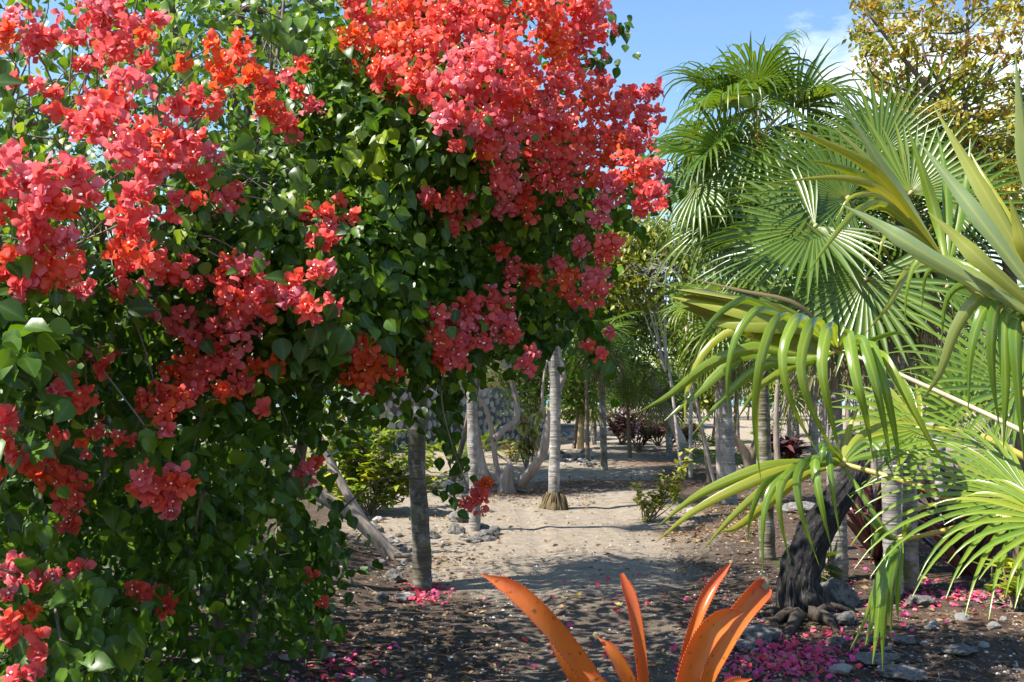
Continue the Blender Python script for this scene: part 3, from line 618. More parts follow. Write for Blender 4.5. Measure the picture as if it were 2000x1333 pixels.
def add_fan(g, tint, tj, **k):
    B = fan_blades(**k); m = B.shape[1] // 3; q = blade_quads(m)
    for b in B: g.add(b, q, np.clip(tint + RNG.normal(0, tj), 0, 1), MIDR(m), 0)
def add_petiole(g, P, r=0.008, mi=1, tint=0.5):
    V, Q = tube(catmull(P, 12), np.linspace(r * 1.5, r, 12), 6, cap=False); g.add(V, Q, tint, 0, mi)
def crown_fronds(root, top, n, R, plen, tint=0.45, lo=-55, hi=82, droop=0.6, nseg=28, width=0.015, dead=3, seed=1, az0=0.0, fused=0.42, spread=2.3, mats=None, tj=0.08):
    r = np.random.default_rng(seed)
    for i in range(n + dead):
        az = az0 + i * 2.39996 + r.normal(0, 0.15)
        isdead = i >= n
        el = math.radians(-78 + 10 * r.random()) if isdead else math.radians(hi + (lo - hi) * ((i + 0.5) / n) ** 0.85 + r.normal(0, 5))
        p = np.array((math.cos(az) * math.cos(el), math.sin(az) * math.cos(el), math.sin(el)))
        hub = top + p * plen * r.uniform(0.85, 1.15) + np.array((0, 0, -0.12 * plen * math.cos(el)))
        el2 = el - math.radians(18 + 22 * math.cos(el)); f = np.array((math.cos(az) * math.cos(el2), math.sin(az) * math.cos(el2), math.sin(el2)))
        nm = np.array((-math.cos(az) * math.sin(el2), -math.sin(az) * math.sin(el2), math.cos(el2))) + r.normal(0, 0.22, 3)
        g = Geo()
        add_fan(g, (r.uniform(0, 1) if isdead else np.clip(tint + r.normal(0, 0.14), 0, 1)), tj, hub=hub, f=f, nml=nm, R=R * r.uniform(0.85, 1.1), nseg=nseg, spread=spread, droop=droop * (1.6 if isdead else 1) * r.uniform(0.7, 1.35), fused=fused, width=width, rng=r, jit=0.10)
        mid_ = (top + hub) / 2 + np.array((0, 0, 0.05 * plen))
        add_petiole(g, [top, mid_, hub], 0.006)
        mm = mats or (M_pdead if isdead else M_pleaf, M_petiole)
        g.build('frond', list(mm), root, hub)
def trunk(root, P, R, mat, step=0.035, amp=0.035, k=12, name='trunk', wob=0.06):
    C, r = rings(P, R, step, amp); g = Geo()
    V, Q = tube(C, r, k, wob=wob, seed=float(P[0][0])); g.add(V, Q)
    return g.build(name, mat, root)
def fibre(root, top, r, h=0.25, n=26):
    """torn leaf bases below the crown"""
    g = Geo()
    for i in range(n):
        a = RNG.uniform(0, 6.28); c = np.array((math.cos(a), math.sin(a), 0)); z = RNG.uniform(-h, 0.02)
        P = np.array([top + c * r * 0.8 + (0, 0, z - 0.05), top + c * r * 1.5 + (0, 0, z + 0.06), top + c * r * 2.1 + (0, 0, z + 0.12)])
        V, Q = tube(P, [0.012, 0.009, 0.003], 4); g.add(V, Q, RNG.uniform(0, 1))
    return g.build('leaf_bases', M_pdead, root, kind='stuff')
def gbase(px, py):
    g = G(px, py); return g
def palm(name, label, base, pts, rad, mat, crown, group=None, **kw):
    """base: pixel on the ground; pts: stem pixels above it, all at the base's depth"""
    b = gbase(*base); root = thing(name, label, 'palm tree', b, group)
    P = [b - (0, 0, 0.08)] + [W(x, y, b[1]) for x, y in pts]
    trunk(root, P, rad, mat)
    if crown:
        top = P[-1]; fibre(root, top, rad[-1]); crown_fronds(root, top, **crown)
    return root, P
LBL = 'thatch palm'
palm('thatch_palm', 'thatch palm whose dark mottled stem rises from the pink petals into the bougainvillea', (825, 1132), [(823, 1060), (814, 900), (818, 760), (812, 690), (815, 480)], [0.088, 0.075, 0.073, 0.072, 0.066, 0.06], M_shadedpalm, dict(n=12, R=0.5, plen=0.4, seed=3, droop=0.9))
palm('thatch_palm', 'slender pale thatch palm with its foot in a ring of dark rocks', (927, 1036), [(927, 960), (923, 860), (921, 700), (924, 560), (926, 470)], [0.066, 0.062, 0.06, 0.06, 0.056, 0.05], M_ptrunk, dict(n=8, R=0.45, plen=0.35, seed=5, droop=0.9, dead=0))
r_, P_ = palm('thatch_palm', 'pale thatch palm in mid path standing on a swollen brown root mound', (1082, 990), [(1082, 940), (1085, 800), (1080, 660), (1078, 560), (1076, 492)], [0.085, 0.076, 0.076, 0.07, 0.066, 0.06], M_ptrunk, dict(n=15, R=0.72, plen=0.5, seed=8, droop=1.0, tint=0.45, dead=3))
g_ = Geo(); b_ = P_[0]
V_, Q_ = tube([b_ + (0, 0, -0.02), b_ + (0, 0, 0.12), b_ + (0, 0, 0.2), b_ + (0, 0, 0.27)], [0.21, 0.185, 0.13, 0.085], 40, wob=0.3, ridges=24, seed=3); g_.add(V_, Q_)
for i in range(46):
    a = i * 2.4 + RNG.normal(0, .3); rr = RNG.uniform(.13, .23); V_, Q_ = tube(catmull([b_ + (math.cos(a) * .085, math.sin(a) * .085, .30), b_ + (math.cos(a) * .15, math.sin(a) * .15, RNG.uniform(.16, .24)), b_ + (math.cos(a) * rr, math.sin(a) * rr, .04)], 7), RNG.uniform(.008, .016), 5, wob=.2); g_.add(V_, Q_)
g_.build('root_mound', M_root, r_)
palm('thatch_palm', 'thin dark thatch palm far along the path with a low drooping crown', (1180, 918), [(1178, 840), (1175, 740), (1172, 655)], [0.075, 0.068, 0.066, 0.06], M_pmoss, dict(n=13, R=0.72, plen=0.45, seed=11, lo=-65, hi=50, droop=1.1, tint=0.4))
# the tall palm on the right with the fruit cluster
r_, P_ = palm('thatch_palm', 'tall thatch palm carrying a yellow fruit cluster under its sunlit crown', (1500, 1096), [(1496, 1000), (1489, 800), (1484, 600), (1482, 420), (1478, 275)], [0.078, 0.07, 0.066, 0.064, 0.06, 0.055], M_pmoss, dict(n=24, R=0.72, plen=0.62, seed=21, lo=-62, hi=80, droop=3.0, tint=0.5, nseg=32, dead=6, width=0.019))
TALL, TALLTOP = r_, P_[-1]
g_ = Geo(); top_ = P_[-1]
for i in range(5):
    e = top_ + np.array((-0.13 + RNG.normal(0, 0.04), -0.62, -0.12 - 0.05 * i + RNG.normal(0, 0.03)))
    V_, Q_ = tube(catmull([top_, top_ + np.array((-0.1, -0.45, 0.12)), e], 8), 0.006, 4); g_.add(V_, Q_, 0.4)
    for _ in range(60):
        c = e + RNG.normal(0, 1, 3) * (0.05, 0.05, 0.07)
        V_, Q_ = tube([c + (0, 0, -0.007), c + (0, 0, -0.004), c + (0, 0, 0.004), c + (0, 0, 0.007)], [0.002, 0.008, 0.008, 0.002], 5); g_.add(V_, Q_, RNG.uniform(0, 1))
g_.build('fruit_cluster', M_fruit, r_, kind='stuff')
palm('thatch_palm', 'stout grey thatch palm with hanging fronds behind the drooping near leaf', (1424, 985), [(1422, 900), (1414, 780), (1412, 700), (1410, 610)], [0.11, 0.10, 0.098, 0.09, 0.075], M_ptrunk, dict(n=15, R=0.75, plen=0.5, seed=31, lo=-70, hi=60, droop=3.0, tint=0.65, dead=4, width=0.016))
palm('thatch_palm', 'thatch palm with grey stem rising behind the charred leaning trunk', (1637, 1146), [(1636, 1050), (1632, 900), (1625, 700), (1640, 480)], [0.082, 0.075, 0.072, 0.07, 0.06], M_ptrunk, dict(n=17, R=0.78, plen=0.6, seed=44, lo=-45, hi=78, droop=0.7, tint=0.3, az0=0.9, nseg=32, width=0.015))
palm('thatch_palm', 'thatch palm with shaded stem beside the maroon bromeliad on the right', (1745, 1172), [(1743, 1090), (1742, 900), (1750, 650), (1762, 420)], [0.075, 0.07, 0.068, 0.066, 0.06], M_ptrunk, dict(n=17, R=0.82, plen=0.6, seed=52, lo=-30, hi=84, droop=0.6, tint=0.3, az0=2.2, nseg=32, width=0.015))
palm('thatch_palm', 'thatch palm at the far right under the golden tree, thin white stem', (1838, 1030), [(1836, 900), (1840, 640), (1850, 300)], [0.062, 0.058, 0.055, 0.05], M_ptrunk, dict(n=18, R=0.85, plen=0.6, seed=63, lo=-50, hi=82, droop=0.9, tint=0.35, nseg=26))
palm('thatch_palm', 'thatch palm with a white stem leaning left in the far middle', (1347, 897), [(1325, 850), (1297, 790), (1268, 730)], [0.12, 0.11, 0.10, 0.085], M_pale, dict(n=11, R=0.85, plen=0.5, seed=71, lo=-65, hi=55, droop=1.2, tint=0.45))
for i, (bx, by, pts, lab, sd) in enumerate((((1440), 868, [(1438, 800), (1436, 700)], 'far thin thatch palm between the stout grey stem and the mossy stem', 81), (1556, 893, [(1553, 820), (1545, 740)], 'far short thatch palm seen under the drooping near leaf', 82), (1308, 888, [(1306, 840), (1305, 760)], 'small far thatch palm just left of the leaning white stem', 83), (1592, 905, [(1590, 820), (1586, 690)], 'far grey thatch palm behind the row of hanging leaf tips', 84), (1160, 868, [(1158, 820), (1155, 770)], 'farthest short thatch palm beside the cream post', 85), (1690, 940, [(1688, 800), (1680, 650)], 'far thatch palm behind the charred trunk', 86), (1935, 960, [(1932, 800), (1928, 600)], 'far thatch palm at the right edge behind the low fronds', 87))):
    palm('thatch_palm', lab, (bx, by), pts, [0.085, 0.078, 0.07], M_ptrunk, dict(n=10, R=0.85, plen=0.5, seed=sd, lo=-60, hi=60, droop=1.1, tint=0.5, nseg=20, dead=2))
# low fan palms without a visible stem
for px, py, R, lab, sd, t in ((792, 872, 0.9, 'low fan palm spreading against the stone wall of the house', 91, 0.6), (1300, 862, 0.6, 'low dark fan palm in front of the far maroon shrubs', 92, 0.2), (1395, 930, 0.55, 'low dark fan palm at the foot of the grey stems', 93, 0.15), (1585, 1150, 0.2, 'tiny fan palm seedling beside the white rock', 94, 0.3), (940, 908, 0.45, 'yellowing low fan palm left of the gnarled tree', 95, 0.75)):
    b = gbase(px, py); r_ = thing('fan_palm', lab, 'palm', b)
    crown_fronds(r_, b + (0, 0, R * 0.55), n=9, R=R, plen=R * 0.7, tint=t, lo=0, hi=80, droop=0.35, nseg=20, dead=0, seed=sd)

# ------------------------------------------------------------------ the near palm at the right edge, leaf by leaf
def blade(pts, w, tint, parent, fused=0.35, tw=0.0, rows=14, mat=None, w0=0.25, fold=0.3, name='leaflet', taper=1.7):
    w = w * 0.82; fold = 0.48
    P = catmull([W(*p) for p in pts], rows)
    T = nrm(np.gradient(P, axis=0)); view = nrm(P - np.array((0, 0, EYE)))
    sd = nrm(np.cross(T, view)); up = nrm(np.cross(sd, T))
    a = tw + 0.25 * math.sin(w * 1e4)
    sd, up = sd * math.cos(a) + up * math.sin(a), up * math.cos(a) - sd * math.sin(a)
    t = np.linspace(0, 1, rows)
    hw = w / 2 * np.where(t < fused, w0 + (1 - w0) * t / fused, (1 - np.clip((t - fused) / (1 - fused), 0, 1) ** taper))
    hw = np.maximum(hw, 0.0008)[:, None]
    V = np.stack([P - sd * hw + up * fold * hw, P, P + sd * hw + up * fold * hw], 1).reshape(-1, 3)
    me = mesh(name, V - P[0], blade_quads(rows), mat or M_pnear, tint, MIDR(rows), tip=np.repeat(t, 3))
    return obj(name, me, parent, P[0])
CP = W(2230, 960, 2.35)
nb = np.array((CP[0] + 0.15, CP[1] + 0.05, 0.0)); nb[2] = gh(nb[0], nb[1])
near = thing('fan_palm', 'young bright green fan palm leaning in from the right edge with big arching leaves', 'palm', nb)
trunk(near, [nb - (0, 0, 0.1), nb + (-0.03, 0, 0.6), CP], [0.085, 0.075, 0.06], M_pmoss)
def frond_root(hub, via, r=0.010, tint=0.5):
    g = Geo(); H = W(*hub)
    add_petiole(g, [CP] + [W(*v) for v in via] + [H], r, 0, tint)
    V, Q = tube([H + (0.012, 0, 0.01), H, H + (-0.02, 0, 0.005)], [0.012, 0.016, 0.004], 6); g.add(V, Q, 0.7)
    return g.build('frond', M_petiole, near, H)
# leaf with the curtain of arching tips
h = (1637, 684, 3.05)
fm = frond_root(h, [(1975, 832, 2.7), (1735, 722, 2.95)], 0.006, 0.9)
# the fused, pleated half of that leaf, seen almost edge on
nr_, nc_ = 16, 33
T_ = catmull([W(*h), W(1585, 640, 3.0), W(1480, 596, 3.02), W(1322, 566, 3.12)], nr_); B_ = catmull([W(*h), W(1585, 694, 3.1), W(1480, 668, 3.16), W(1318, 604, 3.25)], nr_)
S_ = []
for i_ in range(nr_):
    for j_ in range(nc_):
        f_ = j_ / (nc_ - 1); e_ = max(0, i_ / (nr_ - 1) - .72) / .28
        S_.append(T_[i_] * (1 - f_) + B_[i_] * f_ + np.array((0.10 * e_ * abs(math.sin(f_ * 40)), -0.009 * (j_ % 2) * min(1, i_ / 5), 0.004 * (j_ % 2))))
i_, j_ = np.meshgrid(np.arange(nr_ - 1), np.arange(nc_ - 1), indexing='ij')
Q_ = np.stack([i_ * nc_ + j_, (i_ + 1) * nc_ + j_, (i_ + 1) * nc_ + j_ + 1, i_ * nc_ + j_ + 1], -1).reshape(-1, 4)
S_ = np.array(S_); obj('leaf_blade', mesh('leaf_blade', S_ - S_[0], Q_, M_pnear, np.clip(.86 + .1 * np.sin(np.tile(np.arange(nc_), nr_) * 1.9), 0, 1), np.tile(np.where(np.arange(nc_) % 2, 0.0, 0.97), nr_), smooth=False, tip=np.repeat(np.linspace(0, .85, nr_), nc_)), fm, S_[0])
for i, (tx, ty, tt) in enumerate(((1310, 580, .8), (1345, 560, .9), (1370, 630, .75))):
    blade([h, (1560, 640 + 6 * i - 15, 3.02), (1450, (ty + 640) / 2 - 4, 3.05), (tx, ty, 3.15)], 0.078 - 0.003 * i, tt, fm, 0.45, 0.5 if i % 2 else -0.3)
blade([h, (1560, 596, 3.0), (1440, 566, 3.05), (1337, 541, 3.12)], 0.016, 0.2, fm, 0.3, mat=M_pdead)
for pts, w, t in (([(1560, 636, 2.9), (1475, 592, 2.8), (1436, 592, 2.75), (1382, 640, 2.72), (1344, 735, 2.75)], .027, .35),
                  ([(1570, 640, 2.9), (1500, 606, 2.75), (1468, 612, 2.7), (1432, 670, 2.68), (1420, 745, 2.7), (1424, 820, 2.75)], .028, .4),
                  ([(1580, 646, 2.9), (1540, 618, 2.75), (1512, 632, 2.66), (1488, 700, 2.62), (1476, 790, 2.64), (1478, 870, 2.68), (1486, 935, 2.72)], .034, .55),
                  ([(1600, 650, 2.9), (1572, 622, 2.75), (1548, 630, 2.66), (1526, 700, 2.6), (1548, 795, 2.62), (1600, 890, 2.7)], .038, .5),
                  ([(1610, 655, 2.9), (1600, 630, 2.75), (1580, 645, 2.66), (1565, 720, 2.6), (1592, 814, 2.62), (1643, 905, 2.7)], .040, .55),
                  ([(1630, 660, 2.9), (1628, 640, 2.75), (1614, 650, 2.66), (1605, 720, 2.6), (1622, 810, 2.62), (1645, 905, 2.7)], .041, .5),
                  ([(1645, 665, 2.9), (1655, 650, 2.75), (1660, 672, 2.66), (1674, 746, 2.6), (1692, 817, 2.62), (1707, 905, 2.7)], .040, .45),
                  ([(1650, 670, 2.9), (1680, 660, 2.75), (1692, 685, 2.66), (1710, 745, 2.62), (1728, 830, 2.64), (1742, 918, 2.7)], .037, .35),
                  ([(1655, 676, 2.9), (1697, 672, 2.78), (1712, 700, 2.7), (1734, 780, 2.66), (1750, 860, 2.7), (1758, 915, 2.72)], .033, .4),
                  ([(1660, 680, 2.92), (1716, 690, 2.8), (1740, 722, 2.74), (1775, 785, 2.7), (1818, 865, 2.7), (1862, 935, 2.72)], .032, .6),
                  ([(1660, 690, 2.95), (1700, 668, 2.85), (1745, 652, 2.8), (1775, 656, 2.8)], .022, .4)):
    blade([h] + pts, w, t, fm, 0.45, random.uniform(-0.25, 0.25), 18)
for pts, w, t in (([(1560, 690, 3.15), (1470, 680, 3.2), (1380, 715, 3.25), (1310, 770, 3.3), (1246, 806, 3.3)], .05, .55), ([(1560, 700, 3.15), (1456, 690, 3.25), (1370, 760, 3.3), (1298, 822, 3.3)], .055, .45), ([(1580, 700, 3.15), (1490, 715, 3.25), (1420, 770, 3.3), (1352, 850, 3.3)], .045, .4), ([(1600, 700, 3.15), (1540, 720, 3.25), (1480, 760, 3.3), (1440, 820, 3.35)], .04, .7), ([(1540, 640, 3.2), (1440, 640, 3.3), (1372, 690, 3.3), (1340, 770, 3.3), (1338, 830, 3.3)], .035, .8)):
    blade([h] + pts, w, t, fm, 0.4, random.uniform(-0.3, 0.3), 16)
# broad pale leaf that fills the right edge
h = (2085, 655, 1.75)
fn = frond_root(h, [(2180, 800, 2.1)], 0.011)
for tip, via, w, t in (((1640, 398, 1.95), (1800, 492, 1.85), .042, 1.), ((1690, 432, 2.0), (1830, 520, 1.9), .038, .95), ((1792, 274, 1.9), (1930, 450, 1.8), .042, 1.), ((1824, 208, 1.9), (1950, 420, 1.8), .040, .9), ((1896, 300, 1.9), (1975, 460, 1.8), .04, .8), ((1983, 104, 1.85), (2012, 350, 1.78), .040, .95), ((2080, 150, 1.85), (2060, 400, 1.78), .04, .8), ((1970, 380, 1.7), (2010, 500, 1.7), .036, .85), ((1812, 414, 1.8), (1930, 520, 1.75), .042, .9)):
    mx_ = ((via[0] + tip[0]) / 2 - 2, (via[1] + tip[1]) / 2 - 4, (via[2] + tip[2]) / 2)
    blade([h, via, mx_, tip], w * .95, t, fn, 0.42, random.uniform(-0.5, 0.3), 14, taper=1.15)
for pts, w, t in (([(1960, 580, 1.85), (1910, 582, 1.85), (1865, 645, 1.87), (1835, 731, 1.9), (1801, 780, 1.95)], .030, .95), ([(1980, 590, 1.85), (1926, 600, 1.82), (1896, 682, 1.82), (1891, 800, 1.85)], .028, .3), ([(1990, 600, 1.85), (1945, 608, 1.8), (1938, 712, 1.8), (1952, 835, 1.83)], .030, .35), ([(2000, 610, 1.85), (1964, 625, 1.8), (1964, 757, 1.8), (1960, 875, 1.83)], .030, .4), ([(2010, 620, 1.85), (1985, 640, 1.78), (1990, 770, 1.78), (2000, 900, 1.8)], .030, .3), ([(2030, 630, 1.85), (2020, 660, 1.76), (2035, 800, 1.76)], .03, .3), ([(1960, 560, 1.95), (1884, 556, 1.98), (1848, 590, 2.0), (1838, 680, 2.02)], .020, .35), ([(1930, 540, 2.0), (1846, 528, 2.05), (1810, 534, 2.05), (1800, 605, 2.08)], .018, .45), ([(1900, 520, 2.05), (1800, 505, 2.1), (1772, 560, 2.12), (1767, 635, 2.15)], .016, .5), ([(2000, 585, 1.8), (1930, 555, 1.8), (1840, 505, 1.85), (1720, 470, 1.9)], .042, .95)):
    blade([h] + pts, w, t, fn, 0.4, random.uniform(-0.3, 0.3), 16)
# leaf behind it with yellow arching blades
h = (1850, 522, 2.45)
fq = frond_root(h, [(2060, 700, 2.4), (1930, 590, 2.45)], 0.009)
for pts, w, t in (([(1770, 400, 2.5), (1700, 290, 2.5), (1629, 176, 2.5)], .042, 1.), ([(1760, 405, 2.45), (1690, 310, 2.45), (1612, 235, 2.48)], .034, .95), ([(1790, 440, 2.4), (1700, 330, 2.35), (1600, 275, 2.35), (1525, 246, 2.35)], .038, .85), ([(1780, 440, 2.4), (1690, 352, 2.35), (1620, 322, 2.33), (1578, 314, 2.33)], .035, .7), ([(1790, 455, 2.4), (1720, 375, 2.3), (1640, 347, 2.28), (1503, 357, 2.28)], .036, .85), ([(1790, 450, 2.4), (1722, 388, 2.3), (1664, 384, 2.27), (1632, 430, 2.27)], .024, .8), ([(1795, 460, 2.4), (1730, 405, 2.3), (1675, 412, 2.25), (1618, 476, 2.22), (1570, 546, 2.22)], .030, .7), ([(1800, 470, 2.4), (1748, 446, 2.3), (1725, 470, 2.26), (1714, 515, 2.26)], .020, .8), ([(1815, 505, 2.4), (1772, 534, 2.3), (1737, 596, 2.26), (1690, 652, 2.26)], .030, .8), ([(1830, 430, 2.5), (1800, 330, 2.5), (1770, 240, 2.5)], .038, .5), ([(1850, 440, 2.5), (1845, 340, 2.52), (1830, 250, 2.55)], .034, .3), ([(1870, 440, 2.5), (1890, 340, 2.52), (1895, 270, 2.55)], .034, .3)):
    blade([h] + pts, w * .95, t, fq, 0.4, random.uniform(-0.3, 0.3), 15, taper=1.2)
# low leaf reaching left over the charred trunk
h = (1645, 906, 2.95)
fo = frond_root(h, [(2000, 1020, 2.6), (1780, 945, 2.8)], 0.008, 0.6)
for pts, w, t in (([(1560, 905, 2.95), (1475, 919, 2.95), (1362, 968, 3.0), (1283, 1030, 3.05)], .045, .7), ([(1560, 912, 2.93), (1475, 938, 2.92), (1362, 994, 2.95), (1280, 1060, 3.0)], .042, .8), ([(1575, 912, 2.93), (1500, 950, 2.9), (1430, 1010, 2.9), (1372, 1075, 2.92)], .034, .75), ([(1585, 905, 2.9), (1520, 934, 2.85), (1490, 953, 2.83), (1466, 1013, 2.82), (1461, 1068, 2.84)], .030, .45), ([(1600, 905, 2.9), (1550, 921, 2.82), (1506, 957, 2.78), (1490, 1020, 2.77), (1490, 1125, 2.8)], .033, .35), ([(1605, 900, 2.9), (1566, 907, 2.8), (1528, 942, 2.76), (1523, 1000, 2.75), (1545, 1110, 2.8)], .034, .5), ([(1615, 898, 2.9), (1578, 903, 2.8), (1558, 938, 2.76), (1569, 1013, 2.75), (1600, 1105, 2.8)], .037, .45), ([(1622, 896, 2.9), (1592, 896, 2.8), (1594, 945, 2.74), (1608, 1009, 2.74), (1622, 1065, 2.78)], .035, .3), ([(1632, 894, 2.9), (1621, 893, 2.82), (1625, 945, 2.78), (1642, 1055, 2.8)], .03, .4), ([(1640, 890, 2.9), (1612, 868, 2.85), (1606, 880, 2.8), (1603, 915, 2.8)], .036, .1), ([(1665, 880, 3.0), (1690, 862, 3.05), (1720, 880, 3.0), (1745, 930, 2.95)], .03, .15), ([(1690, 890, 2.95), (1760, 882, 2.95), (1800, 900, 2.95)], .03, .4), ([(1670, 860, 3.05), (1720, 830, 3.1), (1770, 815, 3.1)], .03, .8), ([(1650, 870, 3.1), (1660, 830, 3.15), (1680, 790, 3.15)], .03, .8), ([(1570, 930, 3.0), (1500, 985, 3.05), (1440, 1030, 3.1), (1405, 1040, 3.1)], .04, .85), ([(1660, 930, 2.9), (1690, 975, 2.85), (1720, 1020, 2.83), (1750, 1060, 2.82)], .02, .25)):
    blade([h] + pts, w, t, fo, 0.4, random.uniform(-0.3, 0.3), 15)
# limp young leaf that hangs straight down
h = (1762, 1054, 2.9)
fp = frond_root(h, [(2000, 1000, 2.6), (1840, 1038, 2.85)], 0.007, 0.6)
for i, (pts, w, t) in enumerate((([(1735, 1075, 2.88), (1712, 1140, 2.86), (1690, 1210, 2.86), (1661, 1268, 2.86)], .02, .6), ([(1740, 1070, 2.86), (1716, 1140, 2.83), (1700, 1220, 2.83), (1690, 1262, 2.83)], .026, .35), ([(1745, 1075, 2.84), (1722, 1150, 2.8), (1712, 1230, 2.8), (1704, 1297, 2.8)], .032, .3), ([(1750, 1075, 2.83), (1734, 1150, 2.79), (1726, 1230, 2.79), (1724, 1310, 2.79)], .034, .35), ([(1756, 1075, 2.83), (1744, 1130, 2.79), (1740, 1190, 2.79), (1741, 1245, 2.79)], .03, .3), ([(1760, 1080, 2.84), (1755, 1130, 2.82), (1752, 1180, 2.82), (1755, 1215, 2.82)], .022, .4), ([(1768, 1035, 2.86), (1776, 1016, 2.86), (1772, 1010, 2.87)], .022, .5), ([(1735, 1045, 2.9), (1712, 1020, 2.9), (1695, 985, 2.92)], .028, .2), ([(1740, 1050, 2.9), (1718, 1040, 2.9), (1706, 1060, 2.88), (1700, 1100, 2.88)], .026, .15), ([(1730, 1050, 2.92), (1690, 1010, 2.95), (1655, 965, 2.98)], .014, .4))):
    blade([h] + pts, w, t, fp, 0.4, random.uniform(-0.3, 0.3), 13)
# fans of the same plant low at the right edge
def near_fan(hub, via, f, nm, R, nseg, spread, droop, fused, width, tint, sd):
    H = W(*hub); fr = frond_root(hub, via, 0.009, 0.5); r = np.random.default_rng(sd)
    for b in fan_blades(H, np.array(f, float), np.array(nm, float), R, nseg, spread, droop, fused, width, rng=r, m=10):
        obj('leaflet', mesh('leaflet', b - b[0], blade_quads(10), M_pnear, float(np.clip(tint + r.normal(0, 0.15), 0, 1)), MIDR(10), tip=np.repeat(np.linspace(0, 1, 10), 3)), fr, b[0])
near_fan((2015, 975, 2.7), [(2100, 960, 2.5)], (-1, 0.1, -0.05), (0.0, -0.55, 0.8), 0.52, 26, 1.6, 1.3, 0.35, 0.009, 0.5, 5)
near_fan((2065, 1020, 2.5), [(2150, 990, 2.4)], (-0.9, -0.1, -0.35), (0.1, -0.5, 0.8), 0.30, 16, 1.5, 1.2, 0.35, 0.010, 0.6, 6)
near_fan((1885, 800, 3.9), [(2060, 900, 2.9), (1960, 780, 3.6)], (-0.3, 0.2, 0.95), (0.1, -1, 0.25), 0.27, 24, 2.1, 0.4, 0.7, 0.018, 0.45, 7)
near_fan((1800, 838, 3.5), [(2060, 920, 2.8), (1900, 845, 3.3)], (-0.9, 0.1, 0.05), (0.1, -0.75, 0.7), 0.33, 18, 1.6, 0.9, 0.5, 0.02, 0.5, 8)
near_fan((1960, 880, 3.2), [(2100, 930, 2.7)], (-0.8, 0.3, 0.35), (0.1, -0.6, 0.75), 0.55, 24, 1.7, 1.3, 0.35, 0.009, 0.45, 9)
near_fan((1990, 760, 3.4), [(2120, 880, 2.8)], (-0.6, 0.3, 0.5), (0.2, -0.7, 0.6), 0.5, 20, 1.8, 1.0, 0.4, 0.012, 0.4, 10)

# fans of the tall fruiting palm that face the path, and its fan facing left
def fan_on(root_, ctop_, hub, f, nm, R, nseg, spread, droop, fused, width, tint, sd):
    H = W(*hub); g = Geo(); r = np.random.default_rng(sd)
    add_fan(g, tint, .08, hub=H, f=np.array(f, float), nml=np.array(nm, float), R=R * .86, nseg=nseg, spread=spread, droop=droop, fused=fused, width=width, rng=r, m=9, jit=.15)
    add_petiole(g, [ctop_, (ctop_ + H) / 2 + (0, 0, .06), H], .008, 1, .6); g.build('frond', [M_pleaf, M_petiole], root_, H)
for q in (((1362, 362, 8.8), (-.5, -.15, -.8), (-.45, -.8, .45), .72, 30, 2.0, 1.7, .42, .02, .45, 1), ((1446, 348, 8.7), (.25, -.2, -.9), (-.3, -.9, .35), .6, 28, 2.2, 1.2, .45, .02, .75, 2), ((1466, 212, 9.2), (-.15, 0, 1), (-.3, -1, .1), .72, 26, 1.3, .9, .55, .022, .6, 3), ((1556, 210, 9.3), (.35, 0, .95), (-.3, -1, .2), .75, 28, 1.6, 1.3, .45, .02, .4, 4), ((1350, 300, 9.2), (-.8, -.1, .1), (-.3, -.5, .8), .75, 30, 1.9, 2.6, .4, .02, .5, 5), ((1420, 300, 9.0), (-.4, -.2, .5), (-.4, -.8, .5), .65, 28, 1.9, 1.5, .45, .02, .65, 6), ((1530, 330, 8.8), (.4, -.2, -.5), (-.1, -.9, .5), .65, 28, 2.0, 1.6, .45, .02, .45, 7), ((1390, 430, 9.2), (-.2, -.2, -.95), (-.5, -.8, .2), .85, 28, 1.6, 2.0, .4, .02, .55, 8), ((1470, 450, 9.0), (.1, -.2, -.95), (-.4, -.9, .2), .8, 28, 1.6, 1.6, .4, .02, .5, 9)): fan_on(TALL, TALLTOP, *q)
# the dark fans facing the path, on their own palm behind
cb = G(1790, 1110); ctop = W(1765, 560, cb[1] - 1.2)
mid = thing('fan_palm', 'dark green fan palm holding two flat fans with yellow hearts towards the path', 'palm', (ctop[0], ctop[1], gh(ctop[0], ctop[1])))
trunk(mid, [np.array((ctop[0], ctop[1], gh(ctop[0], ctop[1]) - 0.1)), ctop - (0, 0, 0.7), ctop], [0.07, 0.065, 0.06], M_pmoss)
def mid_fan(hub, f, nm, R, nseg, spread, droop, fused, width, tint, sd):
    H = W(*hub); g = Geo(); add_petiole(g, [ctop, (ctop + H) / 2 + (0, 0, 0.05), H], 0.008, 0, 0.6)
    V, Q = tube([H + (0.01, 0.0, 0.012), H + (0, -0.004, 0), H + (-0.012, 0, -0.01)], [0.010, 0.014, 0.004], 6); g.add(V, Q, 0.75)
    fr = g.build('frond', M_petiole, mid, H); r = np.random.default_rng(sd)
    for b in fan_blades(H, np.array(f, float), np.array(nm, float), R, nseg, spread, droop, fused, width, rng=r, m=9, jit=.11):
        if r.random() < .05: continue
        obj('leaflet', mesh('leaflet', b - b[0], blade_quads(9), M_pleaf, float(np.clip(tint + r.normal(0, 0.1), 0, 1)), MIDR(9), tip=np.repeat(np.linspace(0, 1, 9), 3)), fr, b[0])
mid_fan((1690, 547, 5.2), (-0.45, -0.1, -0.75), (-0.35, -0.9, 0.4), 0.56, 40, 2.5, 0.25, 0.6, 0.019, 0.4, 1)
mid_fan((1592, 443, 5.4), (-0.85, -0.05, -0.45), (-0.35, -0.8, 0.6), 0.60, 38, 2.2, 0.35, 0.5, 0.018, 0.38, 2)
